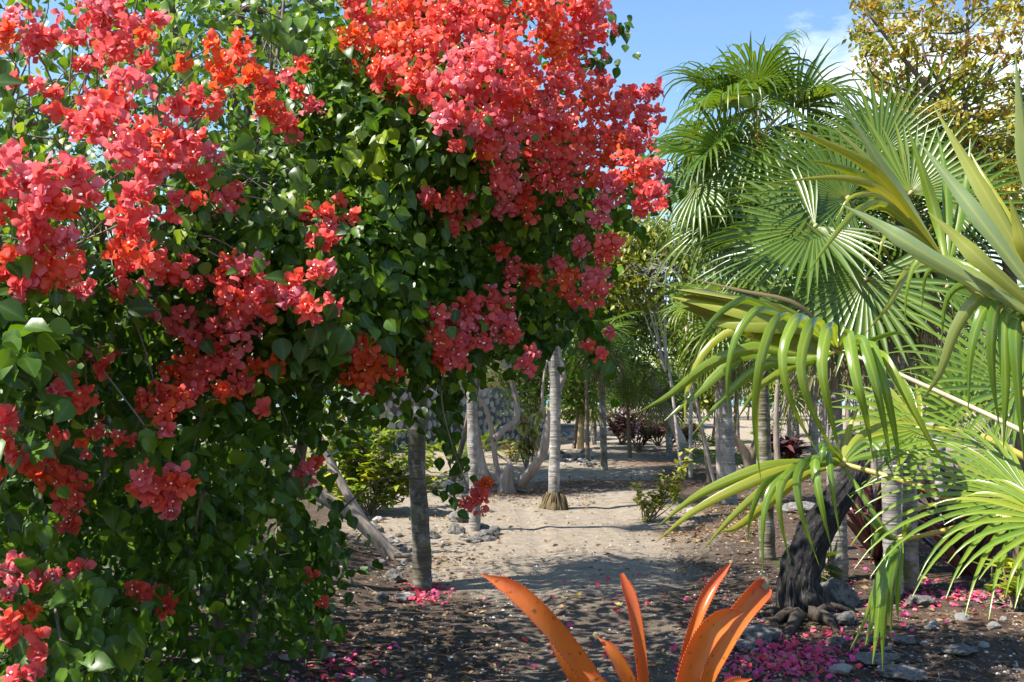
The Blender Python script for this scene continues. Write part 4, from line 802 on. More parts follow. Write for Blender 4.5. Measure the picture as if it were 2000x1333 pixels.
mid_fan((1655, 388, 5.6), (-0.9, 0.1, 0.35), (-0.2, -0.8, 0.6), 0.62, 34, 1.9, 0.3, 0.45, 0.0155, 0.35, 3)
mid_fan((1778, 378, 5.6), (0.15, 0.3, 0.95), (-0.4, -0.9, 0.15), 0.5, 30, 1.9, 0.35, 0.5, 0.018, 0.6, 4)
mid_fan((1850, 400, 5.9), (0.8, 0.1, 0.4), (0.1, -0.8, 0.6), 0.6, 30, 2.0, 0.5, 0.45, 0.0155, 0.3, 5)
mid_fan((1720, 300, 6.2), (-0.1, 0.2, 1), (-0.4, -0.8, 0.2), 0.55, 26, 1.6, 1.0, 0.45, 0.018, 0.5, 6)
mid_fan((1560, 610, 5.6), (-0.8, -0.1, -0.5), (-0.1, -0.7, 0.7), 0.5, 32, 2.0, 0.5, 0.45, 0.0155, 0.3, 7)
mid_fan((1850, 560, 5.7), (0.7, 0.1, -0.1), (0.1, -0.7, 0.7), 0.55, 30, 2.0, 0.6, 0.45, 0.0155, 0.3, 8)
# ------------------------------------------------------------------ broadleaf trees, shrubs, other plants
def limb(g, pts, r0, r1, k=7, wob=0.15, n=14, seed=0):
    V, Q = tube(catmull(pts, n), np.linspace(r0, r1, n), k, wob=wob, seed=seed); g.add(V, Q)
def tree(name, label, cat, base, stems, crowns, leaf, lsize, mat, bark, clump=0.25, per=14, tl=(0.15, 0.9), flat=0.5, twigs=3):
    """stems: polylines of world points with radii; crowns: (centre, (rx, ry, rz), number of clumps)"""
    root = thing(name, label, cat, base)
    g = Geo(); ends = []
    for i, (pts, r0, r1) in enumerate(stems): limb(g, pts, r0, r1, seed=i * 1.7); ends += list(catmull(pts, 10)[5:])
    ends = np.array(ends); lg = Geo()
    for c, rad, n in crowns:
        u = nrm(RNG.normal(0, 1, (n, 3))) * (RNG.random(n)[:, None] ** 0.45)
        C = np.asarray(c) + u * np.asarray(rad)
        for q in C[:max(1, n * twigs // 10)]:
            a = ends[((ends - q) ** 2).sum(1).argmin()]
            V, Q = tube(catmull([a, (a + q) / 2 + RNG.normal(0, 0.06, 3) * np.linalg.norm(q - a), q], 7), np.linspace(0.018, 0.004, 7) * max(0.5, rad[0]), 4); g.add(V, Q)
        P = np.repeat(C, per, 0) + RNG.normal(0, clump, (n * per, 3)) * (1, 1, 0.6)
        m = len(P)
        scatter(lg, leaf, P, RNG.normal(0, 0.7, (m, 3)) + (0, 0, -0.3), RNG.normal(0, 0.55, (m, 3)) + (-0.15, -0.2, flat + 0.3), lsize * RNG.uniform(0.6, 1.2, m), np.clip(np.repeat(RNG.uniform(*tl, n), per) + RNG.normal(0, 0.12, m), 0, 1))
    g.build('trunk', bark, root); lg.build('crown', mat, root, kind='stuff')
    return root
def simple_tree(label, px, d, ytop, ybot, wpx, mat, n, lsize, name='broadleaf_tree', bark=M_brownbark, per=30, tl=(0.1, 0.9), trunk_px=None, tr=0.055, leaf=OVAL, flat=0.5):
    b = W(trunk_px if trunk_px else px, 800, d); b[2] = gh(b[0], b[1])
    top, bot = W(px, ytop, d), W(px, ybot, d); c = (top + bot) / 2; rz = (top[2] - bot[2]) / 2; rx = wpx / 2 * d / F
    stems = [([b - (0, 0, 0.1), b * 0.5 + c * 0.5 + (0.1, 0, -0.1), c], tr, tr * 0.4)]
    for i in range(5):
        a = i * 1.26 + px; stems.append(([b * 0.55 + c * 0.45, c + np.array((math.cos(a) * rx * 0.4, math.sin(a) * rx * 0.4, 0)), c + np.array((math.cos(a) * rx * 0.8, math.sin(a) * rx * 0.7, rz * 0.5 * math.sin(a * 2 + 1)))], tr * 0.5, tr * 0.12))
    return tree(name, label, 'tree', b, stems, [(c, (rx, rx * 0.8, rz), n)], leaf, lsize * 1.15, mat, bark, clump=0.12 + rx * 0.11, per=int(per * 1.7), tl=tl, flat=flat)
simple_tree('yellow green broadleaf tree with bare silver twigs below, right of the red flowers', 1262, 21, 410, 600, 250, M_tree_yel, 230, 0.12, per=16, trunk_px=1330, tr=0.04, bark=M_pale)
simple_tree('dense dark green tree with a low crown in the middle distance', 1200, 23, 560, 705, 330, M_tree_mid, 200, 0.11, per=16, trunk_px=1230)
simple_tree('bright green small leaved bush tree half hiding the stone house corner', 1035, 23, 640, 815, 150, M_tree_mid, 120, 0.10, per=14, trunk_px=1050, tr=0.05)
simple_tree('tall green tree added for shade, hidden to its waist by the bougainvillea, left of the stone house', 800, 18, 250, 640, 520, M_tree_mid, 170, 0.13, trunk_px=700, tr=0.1)  # added so its hidden crown throws shade on the middle distance
simple_tree('spreading green tree added to shade the far path behind the red flowers', 940, 23, 330, 600, 460, M_tree_dark, 190, 0.15, trunk_px=905, tr=0.1)  # put in for canopy shade over the far path
simple_tree('green tree added to shade the path, its crown behind the hanging red flowers', 985, 17, 330, 545, 330, M_tree_mid, 120, 0.10, trunk_px=880, tr=0.05, per=18)  # extra tree, there to cast shade across the path
simple_tree('tall green tree added for shade beyond the mid path palm, crown behind its fronds', 1120, 22, 395, 560, 300, M_tree_yel, 120, 0.11, trunk_px=1148, tr=0.05, per=18)  # added behind the fronds to shade the ground farther back
simple_tree('light green tree behind the far dark thatch palm', 1120, 27, 640, 815, 130, M_tree_mid, 80, 0.12, tr=0.06)
simple_tree('tall green tree far behind the pale mid path palm', 1060, 44, 470, 720, 330, M_tree_mid, 200, 0.2, tr=0.12)
simple_tree('green tree behind the stout grey palm stem', 1430, 26, 520, 730, 260, M_tree_mid, 150, 0.14)
simple_tree('green scrub tree far behind the mossy palm stem', 1580, 34, 560, 770, 300, M_tree_mid, 150, 0.17)
simple_tree('olive scrub tree far behind the low right fronds', 1800, 30, 520, 720, 260, M_tree_dark, 110, 0.16)
simple_tree('green scrub tree at the far right edge', 1990, 32, 560, 780, 240, M_tree_mid, 90, 0.17)
simple_tree('low far scrub bush on the sand beside the leaning white palm', 1330, 42, 715, 800, 150, M_tree_mid, 60, 0.20)
simple_tree('low far scrub bush behind the far maroon shrubs', 1215, 45, 700, 800, 130, M_tree_yel, 60, 0.2)
simple_tree('tall dark fine leaved tree rising behind the top of the bougainvillea', 450, 7.8, -230, 330, 640, M_tree_mid, 210, 0.056, per=15, tl=(0.1, 1.0), trunk_px=430, tr=0.10)
simple_tree('yellow green fine leaved tree behind the upper left flowers', 60, 8.5, 200, 620, 380, M_tree_yel, 190, 0.06, per=15, tl=(0.0, 0.9), trunk_px=20)
simple_tree('dark tree behind the left side of the bougainvillea', -320, 9.0, 150, 700, 560, M_tree_dark, 190, 0.09)
simple_tree('dark green tree behind the middle of the bougainvillea', 680, 15.8, 260, 640, 500, M_tree_dark, 230, 0.09, trunk_px=640)
for px, d, yt, yb, wp, mt, lab in ((620, 40, 560, 790, 260, M_tree_mid, 'far green scrub tree left of the stone house'), (1180, 50, 640, 800, 240, M_tree_yel, 'far yellow green scrub tree behind the cream post'), (1320, 56, 600, 790, 240, M_tree_mid, 'far green scrub tree behind the leaning white palm'), (1460, 52, 640, 800, 220, M_tree_yel, 'far yellow green scrub tree behind the stout grey palm'), (1600, 58, 600, 795, 260, M_tree_mid, 'far green scrub tree behind the hanging leaf tips'), (1730, 50, 620, 800, 220, M_tree_yel, 'far yellow green scrub tree behind the charred tree'), (1870, 56, 610, 800, 260, M_tree_mid, 'far green scrub tree behind the low right fronds'), (2180, 38, 560, 790, 330, M_tree_mid, 'far green scrub tree just outside the right edge'), (2480, 44, 580, 790, 320, M_tree_dark, 'far dark scrub tree well outside the right edge'), (250, 42, 560, 790, 340, M_tree_mid, 'far green scrub tree hidden behind the bougainvillea'), (-250, 40, 560, 790, 360, M_tree_dark, 'far dark scrub tree outside the left edge'), (1390, 30, 690, 800, 130, M_tree_yel, 'yellow green bush between the leaning palm and the stout palm'), (1545, 27, 690, 800, 120, M_tree_mid, 'green bush right of the mossy palm stem')):
    simple_tree(lab, px, d, yt, yb, wp, mt, 70, 0.004 * d + 0.04, per=18)
# golden tree at the upper right
def golden():
    b = np.array((3.75, 7.4, 0.0)); b[2] = gh(b[0], b[1])
    fork = W(1955, 350, 7.2); f2 = W(1890, 240, 7.1)
    stems = [([b - (0, 0, .1), (b + fork) / 2 + (0.05, 0, 0), fork], 0.06, 0.04), ([fork, W(1915, 280, 7.1), W(1830, 190, 6.9), W(1760, 110, 6.8), W(1690, 20, 6.7)], 0.036, 0.008), ([f2, W(1880, 150, 7.1), W(1890, 60, 7.2), W(1880, -60, 7.2)], 0.02, 0.007),
             ([W(1900, 250, 7.1), W(1930, 150, 7.3), W(1960, 60, 7.3), W(1990, -40, 7.3)], 0.02, 0.007), ([W(1830, 190, 6.9), W(1780, 180, 6.7), W(1710, 150, 6.6), W(1690, 110, 6.5)], 0.014, 0.005), ([W(1890, 240, 7.0), W(1810, 120, 6.9), W(1800, 20, 6.9)], 0.014, 0.005), ([W(1955, 350, 7.2), W(1985, 240, 7.2), W(2040, 120, 7.2)], 0.024, 0.007), ([W(1940, 320, 7.2), W(1900, 300, 7.0), W(1840, 250, 6.9), W(1790, 240, 6.8)], 0.012, 0.004)]
    tips = '1690,15 1720,40 1680,60 1700,90 1725,110 1750,60 1770,30 1800,60 1760,100 1790,120 1830,80 1850,30 1830,10 1880,50 1900,90 1860,110 1930,30 1960,20 1985,60 1940,80 1980,110 1910,130 1870,160 1840,140 1800,165 1760,150 1720,165 1695,85 1770,200 1820,210 1860,215 1900,180 1935,160 1970,160 1990,190 1950,215 1915,230 1985,240 1960,265 1930,280 1900,270 1870,255 1990,300 1965,320 1840,235 1790,230 1705,135 1990,15 1740,5 1900,5 1975,360 1945,350 1985,400 1950,420 1970,380 1700,5 2030,60 2030,160 2030,260 2040,340 1935,320 1880,300'
    cr_ = []
    for t in tips.split():
        x, y = (float(v) for v in t.split(',')); cr_.append((W(x, y, 7.0 + RNG.normal(0, 0.3)), (0.085, 0.12, 0.07), 6))
    tree('golden_tree', 'golden brown small leaved tree high against the sky at the top right', 'tree', b, stems, cr_, OVAL, 0.050, M_gold, M_brownbark, clump=0.042, per=18, tl=(0.05, 0.95), twigs=2)
golden()
# dead silver twigs beneath the yellow green tree
g = Geo(); b = W(1345, 575, 18); b[2] = gh(b[0], b[1]); root = thing('dead_tree', 'bare silver grey dead tree with tangled twigs in front of the yellow green tree', 'dead tree', b)
def fork(p, d, L_, r, n):
    q = p + d * L_ + RNG.normal(0, 0.05, 3) * L_
    V, Q = tube(catmull([p, (p + q) / 2 + RNG.normal(0, 0.10, 3) * L_, q], 6), np.linspace(r, r * 0.6, 6), 5); g.add(V, Q)
    if n:
        for _ in range(2 if n > 1 else 3): fork(q, nrm(d + RNG.normal(0, 0.6, 3) + (-0.1, 0, -0.1)), L_ * RNG.uniform(0.6, 0.85), r * 0.62, n - 1)
limb(g, [b - (0, 0, .1), W(1350, 700, 18), W(1345, 572, 18)], 0.035, 0.03)
fork(W(1345, 572, 18), nrm(np.array((-1, 0, 0.35))), 0.45, 0.03, 6); fork(W(1345, 572, 18), nrm(np.array((-0.5, 0.1, 0.8))), 0.4, 0.026, 5)
g.build('trunk', M_deadwood, root)

# gnarled sprawling tree beside the path
b = G(992, 958); d = float(b[1]); root = thing('gnarled_tree', 'gnarled tree with twisted limbs and a broken stump left of the mid path palm', 'tree', b); g = Geo()
for i, (pts, r0, r1) in enumerate((([(960, 950), (945, 915), (935, 870), (928, 820), (905, 760), (895, 700)], .10, .05), ([(978, 945), (968, 900), (962, 850), (950, 800), (935, 780), (918, 772)], .07, .04), ([(1015, 948), (1040, 915), (1062, 880), (1070, 830), (1088, 770), (1100, 730), (1090, 690), (1098, 650)], .12, .055), ([(965, 860), (985, 838), (1008, 820), (1008, 780), (996, 730), (993, 690)], .085, .05), ([(996, 730), (980, 700), (965, 682)], .04, .02), ([(1070, 830), (1060, 790), (1062, 740), (1070, 700)], .04, .02), ([(985, 950), (1010, 956), (1040, 962)], .05, .02), ([(985, 952), (960, 960), (930, 962)], .05, .02))):
    limb(g, [W(x, y, d + (0.25 * math.sin(i * 2.1 + k * 0.4) if k else 0)) for k, (x, y) in enumerate(pts)], r0 * .75, r1 * .68, 9, 0.25, 18, seed=i)
g.build('trunk', M_gnarl, root)
g = Geo(); V, Q = tube(catmull([b - (0, 0, .05), b + (0.0, -0.1, 0.25), b + (0.03, -0.12, 0.48)], 8), [.15, .12, .1, .09, .085, .08, .07, .03], 26, wob=0.55, ridges=9, seed=5); g.add(V, Q); g.build('stump', M_gnarl, root)
lg = Geo(); P = np.concatenate([W(x, y, d + 0.3) + RNG.normal(0, 0.28, (130, 3)) for x, y in ((895, 610), (950, 590), (1000, 600), (1090, 610))])
scatter(lg, OVAL, P, RNG.normal(0, 1, P.shape), RNG.normal(0, .5, P.shape) + (0, -.2, .7), 0.10, RNG.uniform(.1, .8, len(P))); lg.build('crown', M_tree_mid, root, kind='stuff')
# pale slanting trunks under the bougainvillea
b = G(770, 1088); d = float(b[1]); root = thing('slanting_tree', 'pale pinkish tree trunk slanting up to the left behind the dark palm stem', 'tree', b); g = Geo()
limb(g, [W(805, 1098, d - .1) - (0, 0, .05), W(765, 1085, d), W(735, 1052, d), W(690, 1010, d), (W(640, 978, d)), W(590, 950, d), W(540, 900, d)], 0.075, 0.05, 10, 0.25, 22)
limb(g, [W(735, 1060, d + .1), W(705, 1012, d + .1), W(670, 950, d + .15), W(645, 905, d + .2), W(600, 800, d + .3)], 0.05, 0.035, 8, 0.25, 16)
for pts in ([(770, 1085), (800, 1085), (830, 1070)], [(745, 1070), (760, 1100), (780, 1120)], [(760, 1090), (735, 1105), (715, 1098)]): limb(g, [W(x, y, d - .15) for x, y in pts], 0.03, 0.012, 6, .2, 8)
g.build('trunk', M_gnarl, root)
lg = Geo(); P = np.concatenate([W(x, y, d + .4) + RNG.normal(0, 0.25, (120, 3)) for x, y in ((540, 860), (590, 760), (520, 800))]); scatter(lg, OVAL, P, RNG.normal(0, 1, P.shape), RNG.normal(0, .5, P.shape) + (0, -.2, .7), 0.10, RNG.uniform(.1, .6, len(P))); lg.build('crown', M_tree_dark, root, kind='stuff')
# charred leaning trunk
b = G(1572, 1196); d = float(b[1]); root = thing('charred_tree', 'black charred dead tree trunk with fissured bark leaning right over pink petals', 'tree trunk', b); g = Geo()
P = catmull([b + (0.02, 0, -0.1), b + (-0.03, 0, 0.10), W(1562, 1120, d), W(1588, 1050, d + .05), W(1628, 985, d + .1), W(1668, 930, d + .15), W(1690, 885, d + .2)], 60)
R = np.interp(np.linspace(0, 1, 60), [0, .12, .3, .6, .85, 1], [.25, .18, .14, .112, .085, .05])
V, Q = tube(P, R, 72, wob=0.14, seed=2)
ax = np.repeat(P, 72, 0); off = V[:len(ax)] - ax
for i in range(len(ax)):
    q = ax[i] * 1.0; o = off[i] / (np.linalg.norm(off[i]) + 1e-9)
    s = mnoise.noise(Vector((o[0] * 7, o[1] * 7, q[2] * 3.2))) * .12 + mnoise.noise(Vector((o[0] * 22, o[1] * 22, q[2] * 5))) * .12
    V[i] = ax[i] + off[i] * (1 + s)
g.add(V, Q); g.build('trunk', M_char, root)
g = Geo()
for i, (x, y) in enumerate(((1478, 1196), (1500, 1218), (1668, 1222), (1640, 1244), (1690, 1204), (1530, 1248))):
    e = G(x, y); limb(g, [b * .7 + e * .3 + (0, 0, .03), (b * .4 + e * .6) + (RNG.normal(0, .05), 0, .03), e + (0, 0, -.02)], .055, .012, 10, .7, 10, seed=i)
g.build('roots', M_rootdark, root)
# white and grey companion stems near the stout palm
b = G(1408, 978); d = float(b[1]); root = thing('slender_tree', 'slender white barked tree standing tight against the stout grey palm', 'tree', b); g = Geo()
limb(g, [b - (0, 0, .1), W(1404, 900, d), W(1401, 800, d), W(1402, 690, d), W(1385, 580, d)], .045, .03, 8); limb(g, [b + (0.1, .1, -.1), W(1392, 930, d), W(1370, 830, d), W(1352, 740, d), W(1340, 640, d)], .03, .016, 7)
g.build('trunk', M_pale, root); lg = Geo(); P = np.concatenate([W(x, y, d) + RNG.normal(0, .3, (140, 3)) for x, y in ((1385, 560), (1340, 620), (1430, 560))]); scatter(lg, OVAL, P, RNG.normal(0, 1, P.shape), RNG.normal(0, .5, P.shape) + (0, -.2, .7), .09, RNG.uniform(.2, .9, len(P))); lg.build('crown', M_tree_mid, root, kind='stuff')
b = G(1385, 940); d = float(b[1]); root = thing('forked_tree', 'dark curving forked trunk between the grey palm and the mossy palm', 'tree', b); g = Geo()
limb(g, [W(1462, 935, d) - (0, 0, .1), W(1462, 900, d), W(1445, 870, d), W(1428, 845, d), W(1420, 800, d)], .10, .05, 9, .25); limb(g, [W(1462, 915, d), W(1475, 870, d), W(1482, 830, d), W(1478, 760, d)], .08, .04, 9, .25)
limb(g, [b - (0, 0, .1), W(1378, 880, d), W(1368, 830, d), W(1356, 780, d)], .04, .02, 7); g.build('trunk', M_brownbark, root)
lg = Geo(); P = np.concatenate([W(x, y, d) + RNG.normal(0, .3, (90, 3)) for x, y in ((1420, 740), (1478, 730), (1350, 740))]); scatter(lg, OVAL, P, RNG.normal(0, 1, P.shape), RNG.normal(0, .5, P.shape) + (0, -.2, .7), .09, RNG.uniform(.1, .7, len(P))); lg.build('crown', M_tree_dark, root, kind='stuff')
# thin far trunks among the palms on the right
for i, (x, y, t, lab) in enumerate(((1520, 915, 700, 'thin brown far trunk just right of the mossy palm stem'), (1545, 880, 720, 'thin far trunk beside the little maroon shrub'), (1610, 900, 680, 'thin grey far trunk left of the charred tree'), (1660, 920, 700, 'thin grey far trunk above the charred tree'), (1710, 930, 720, 'thin far trunk behind the shaded palm stem'), (1790, 925, 740, 'thin far trunk between the two maroon bromeliads'), (1880, 935, 760, 'thin far trunk behind the low right fronds'))):
    b = G(x, y); d = float(b[1]); root = thing('thin_tree', lab, 'tree', b); g = Geo()
    limb(g, [b - (0, 0, .1), W(x - 4, (y + t) / 2, d), W(x + 3 * (-1) ** i, t, d)], .07, .04, 7, .25); limb(g, [W(x - 3, (y + t) / 2 + 20, d), W(x + 14, (y + t) / 2 - 30, d), W(x + 22, t, d)], .035, .02, 6, .2); g.build('trunk', M_gnarl, root)
    lg = Geo(); P = W(x, t - 40, d) + RNG.normal(0, .45, (260, 3)); scatter(lg, OVAL, P, RNG.normal(0, 1, P.shape), RNG.normal(0, .5, P.shape) + (0, -.2, .7), .11, RNG.uniform(.1, .9, len(P))); lg.build('crown', M_tree_mid, root, kind='stuff')
# ---- shrubs
def shrub(name, label, cat, base, tips, lsize, mat, per, sp, leaf=LONG, tl=(.2, .9), r=0.006, up=.5, whorl=True):
    root = thing(name, label, cat, base); g = Geo(); lg = Geo()
    for t in tips:
        t = np.asarray(t); P = catmull([base + RNG.normal(0, .03, 3) * (1, 1, 0) - (0, 0, .03), base * .45 + t * .55 + RNG.normal(0, .05, 3), t], 10); V, Q = tube(P, np.linspace(r * 1.6, r * .6, 10), 5); g.add(V, Q)
        idx = RNG.integers(4, 10, per); C = P[idx] + RNG.normal(0, sp, (per, 3)) * .4
        a = RNG.uniform(0, 6.28, per); h = np.stack([np.cos(a), np.sin(a), RNG.normal(up, .35, per)], -1)
        scatter(lg, leaf, C, h, np.stack([-np.cos(a) * .5, -np.sin(a) * .5, np.ones(per)], -1) + RNG.normal(0, .3, (per, 3)), lsize * RNG.uniform(.6, 1.2, per), np.clip(RNG.uniform(*tl) + RNG.normal(0, .15, per), 0, 1))
    g.build('stems', M_twig, root); lg.build('foliage', mat, root, kind='stuff')
    return root
b = G(720, 1003); d = float(b[1])
tips = [W(x, y, d + RNG.normal(0, .25)) for x, y in ((640, 850), (660, 820), (690, 810), (720, 830), (650, 900), (680, 880), (710, 870), (745, 850), (770, 840), (620, 870), (640, 940), (690, 930), (730, 910), (760, 900), (790, 880), (850, 900), (860, 930), (840, 870), (770, 940), (700, 960), (640, 970), (800, 930), (740, 800), (630, 800), (625, 770), (665, 780), (610, 730), (845, 955), (600, 900), (755, 970))]
shrub('leafy_shrub', 'bright yellow green leafy shrub behind the dark palm stem and slanting trunk', 'shrub', b, tips, 0.17, M_shrub, 60, .14, tl=(.25, .95))
b = G(1262, 1016); d = float(b[1])
shrub('sapling', 'small sparse yellow leaved sapling at the right edge of the sandy path', 'shrub', b, [W(x, y, d + RNG.normal(0, .05)) for x, y in ((1240, 950), (1255, 985), (1270, 960), (1290, 950), (1305, 930), (1330, 905), (1350, 885), (1300, 970), (1320, 960), (1285, 985), (1325, 925))], 0.10, M_tree_yel, 34, .07, OVAL, (.6, 1.), .006)
# a whip of leaves at its top
b = G(1030, 925); d = float(b[1])
shrub('croton', 'tall leggy croton with drooping yellow and bronze leaf heads beside the stone house', 'shrub', b, [W(x, y, d) for x, y in ((1022, 812), (1048, 806), (1018, 858), (1030, 835), (1012, 830))], 0.21, M_croton, 24, .06, LONG, (.2, 1.), .012, up=-.6)
b = G(1090, 880); shrub('croton', 'small bronze croton seedling in the far stone pile', 'shrub', b, [b + (-.1, 0, .35), b + (.12, 0, .3), b + (0, 0, .4)], 0.2, M_croton, 8, .05, LONG, (.3, 1.), .01)
for x, y, lab, hh in ((1215, 868, 'far maroon shrub below the yellow green scrub', .9), (1245, 880, 'far maroon shrub nearest the leaning white palm', 1.0), (1285, 872, 'far maroon shrub right of the other two', .8), (1335, 880, 'small far maroon shrub right of the leaning white palm foot', .6), (1530, 912, 'little maroon shrub among the palm stems on the right', .6), (1110, 830, 'maroon shrub in the raised bed by the cream post', .7), (1155, 832, 'second maroon shrub in the raised bed right of the post', .7)):
    b = G(x, y); shrub('maroon_shrub', lab, 'shrub', b, [b + np.array((math.cos(a) * hh * .5, math.sin(a) * hh * .5, hh * RNG.uniform(.6, 1))) for a in np.linspace(0, 6, 13)], .30, M_maroon, 16, .08, LONG, (0., .4), .012)
for x, y, lab, hh, mt in ((1350, 868, 'low green scrub plant left of the stout palm foot', .6, M_tree_mid), (1500, 872, 'low green scrub plant far behind the mossy palm', .7, M_tree_mid), (1640, 890, 'low green scrub plant far behind the charred tree', .7, M_tree_dark), (880, 905, 'low bright weed at the foot of the stone wall', .4, M_shrub), (1000, 900, 'rust brown dry plant under the gnarled tree', .45, M_croton), (1985, 1210, 'small bright green weed at the lower right corner', .3, M_shrub)):
    b = G(x, y); shrub('low_plant', lab, 'plant', b, [b + np.array((math.cos(a) * hh * .5, math.sin(a) * hh * .5, hh * RNG.uniform(.5, 1))) for a in np.linspace(0, 6, 9)], .24 * hh + .05, mt, 14, .06, LONG, (.2, .9), .008)
# ---- bromeliads
def strap(pts, w, tint, parent, mat, rows=16, fold=.35, face=None, tipw=1.9, loc=None, wprof=None, tuck=False):
    P = catmull(pts, rows); T = nrm(np.gradient(P, axis=0))
    fc = nrm(np.asarray(face if face is not None else (P - np.array((0, 0, EYE))), float)); fc = np.broadcast_to(fc, P.shape)
    sd = nrm(np.cross(T, fc)); up = nrm(np.cross(sd, T)); t = np.linspace(0, 1, rows)
    hw = np.maximum(w / 2 * (np.interp(t, *wprof) if wprof else (1 - np.clip((t - .55) / .45, 0, 1) ** tipw)), .0015)[:, None]
    th = .0016
    if tuck: sd, up = -sd, -up
    cols = [(-1, fold), (-.85, fold * .7), (-.4, fold * .12), (0, 0), (.4, fold * .12), (.85, fold * .7), (1, fold)]
    top = np.stack([P + sd * hw * c + up * hw * z for c, z in cols], 1); bot = top - up[:, None, :] * th * 2
    k = 14; V = np.concatenate([top, bot[:, ::-1]], 1).reshape(-1, 3)
    i, j = np.meshgrid(np.arange(rows - 1), np.arange(k), indexing='ij'); j2 = (j + 1) % k
    Q = np.stack([i * k + j, (i + 1) * k + j, (i + 1) * k + j2, i * k + j2], -1).reshape(-1, 4)
    m = np.tile([0, .3, .7, 1, .7, .3, 0, 0, .3, .7, 1, .7, .3, 0], rows)
    tt = np.clip(tint + (.75 * np.repeat(t, k) ** 3 if tuck else 0), 0, 1)
    if tuck:                                   # marginal spines
        nv = len(V); ex = []; eq = []
        for s_, col in ((-1, 0), (1, 6)):
            E = catmull(top[:, col], rows * 4); h_ = np.interp(np.linspace(0, 1, rows * 4), t, hw[:, 0]); sdE = np.repeat(sd, 4, 0); TE = np.repeat(T, 4, 0)
            for q in range(rows, rows * 4 - 6, 2):
                if h_[q] < .006: continue
                o_ = len(ex) + nv; e = E[q]; ex += [e - TE[q] * .0016, e + TE[q] * .0016, e + sdE[q] * s_ * .0035 + TE[q] * .003, e + sdE[q] * s_ * .0035 + TE[q] * .0028]; eq.append((o_, o_ + 1, o_ + 2, o_ + 3))
        if ex: V = np.vstack([V, ex]); Q = np.vstack([Q, eq]); m = np.concatenate([m, np.zeros(len(ex))]); tt = np.concatenate([tt, np.ones(len(ex))])
    me = mesh('leaf', V - P[0], Q, mat, tt, m)
    ev = np.zeros(len(me.edges) * 2, np.int32); me.edges.foreach_get('vertices', ev); ev = ev.reshape(-1, 2)
    rim = np.isin(ev % k, (0, 6, 7, 13)).all(1) & (ev < rows * k).all(1) & (ev[:, 0] // k != ev[:, 1] // k)
    a_ = me.attributes.new('sharp_edge', 'BOOLEAN', 'EDGE'); a_.data.foreach_set('value', rim)
    return obj('leaf', me, parent, P[0])
bb = W(1290, 1333, 2.0); bb[2] = 0.0; bb[2] = gh(bb[0], bb[1])
root = thing('bromeliad', 'big orange bromeliad with upright strap leaves in the near foreground', 'bromeliad', bb); c0 = bb + (0, 0, .12)
for pts, w, tint, fold, wp, fc in (
    ([(1215, 1480, 1.95), (1165, 1345, 1.9), (1110, 1262, 1.88), (1052, 1196, 1.87), (1000, 1150, 1.88), (940, 1122, 1.9)], .060, .45, .35, ([0, .55, .72, .86, .9, 1], [1, 1, .9, .62, .42, .02]), (.35, 1, -.25)),
    ([(1200, 1480, 2.0), (1150, 1360, 1.98), (1110, 1290, 1.97), (1080, 1240, 1.97), (1060, 1205, 1.98)], .060, .2, .3, None, (.2, 1, -.3)),
    ([(1262, 1480, 1.9), (1238, 1360, 1.86), (1212, 1300, 1.85), (1190, 1265, 1.85), (1166, 1244, 1.86)], .040, .25, .3, None, (-.1, 1, -.1)),
    ([(1270, 1480, 2.0), (1256, 1340, 2.0), (1246, 1250, 2.0), (1234, 1180, 2.01), (1214, 1121, 2.03)], .038, .6, .5, ([0, .6, .85, 1], [.9, 1, .95, .35]), (-.3, 1, 0)),
    ([(1312, 1480, 2.0), (1330, 1340, 2.0), (1346, 1260, 2.0), (1366, 1200, 2.0), (1392, 1145, 2.02), (1428, 1099, 2.05)], .037, .5, .6, ([0, .5, .7, .9, 1], [.75, .85, 1, .6, .05]), (.5, 1, .1)),
    ([(1330, 1480, 1.95), (1366, 1340, 1.92), (1400, 1270, 1.92), (1440, 1205, 1.93), (1478, 1160, 1.95), (1498, 1142, 1.96)], .068, .35, .4, ([0, .7, .9, 1], [1, 1, .95, .6]), (-.15, 1, -.1)),
    ([(1310, 1480, 1.86), (1335, 1350, 1.84), (1356, 1280, 1.84), (1385, 1232, 1.84), (1420, 1205, 1.85), (1452, 1196, 1.86)], .070, .15, .4, ([0, .5, .7, .85, 1], [1, 1, .85, .45, .03]), (-.3, 1, -.2)),
    ([(1330, 1480, 1.8), (1385, 1390, 1.78), (1425, 1342, 1.77), (1468, 1326, 1.77)], .055, .3, .3, None, (-.3, 1, -.4)),
    ([(1240, 1480, 1.82), (1205, 1390, 1.8), (1170, 1335, 1.79), (1140, 1312, 1.79)], .05, .2, .3, None, (.3, 1, -.4)),
    ([(1290, 1480, 1.75), (1290, 1420, 1.72), (1300, 1375, 1.7), (1305, 1350, 1.69)], .05, .3, .3, None, (0, 1, -.3))):
    strap([c0, (c0 + W(*pts[0])) / 2 + (0, 0, -.02)] + [W(*p) for p in pts], w * .64, tint, root, M_brom, 34, fold, fc, tuck=True, wprof=wp and ([0] + [.35 + .65 * v for v in wp[0]], [.9] + wp[1]))
for pts, w in (([(1490, 1150, 1.955), (1497, 1138, 1.96), (1490, 1126, 1.962)], .013), ([(1168, 1246, 1.85), (1163, 1240, 1.85), (1168, 1237, 1.85)], .010), ([(1426, 1102, 2.05), (1431, 1096, 2.052)], .006)): o_ = strap([W(*p) for p in pts], w, .7, root, M_pdead, 7, .3, (0, 1, 0)); o_.name = 'dry_tip'
g = Geo(); V, Q = tube([bb - (0, 0, .05), bb + (0, 0, .1), bb + (0, 0, .2)], [.06, .07, .03], 9, wob=.2); g.add(V, Q); g.build('base', M_brownbark, root)
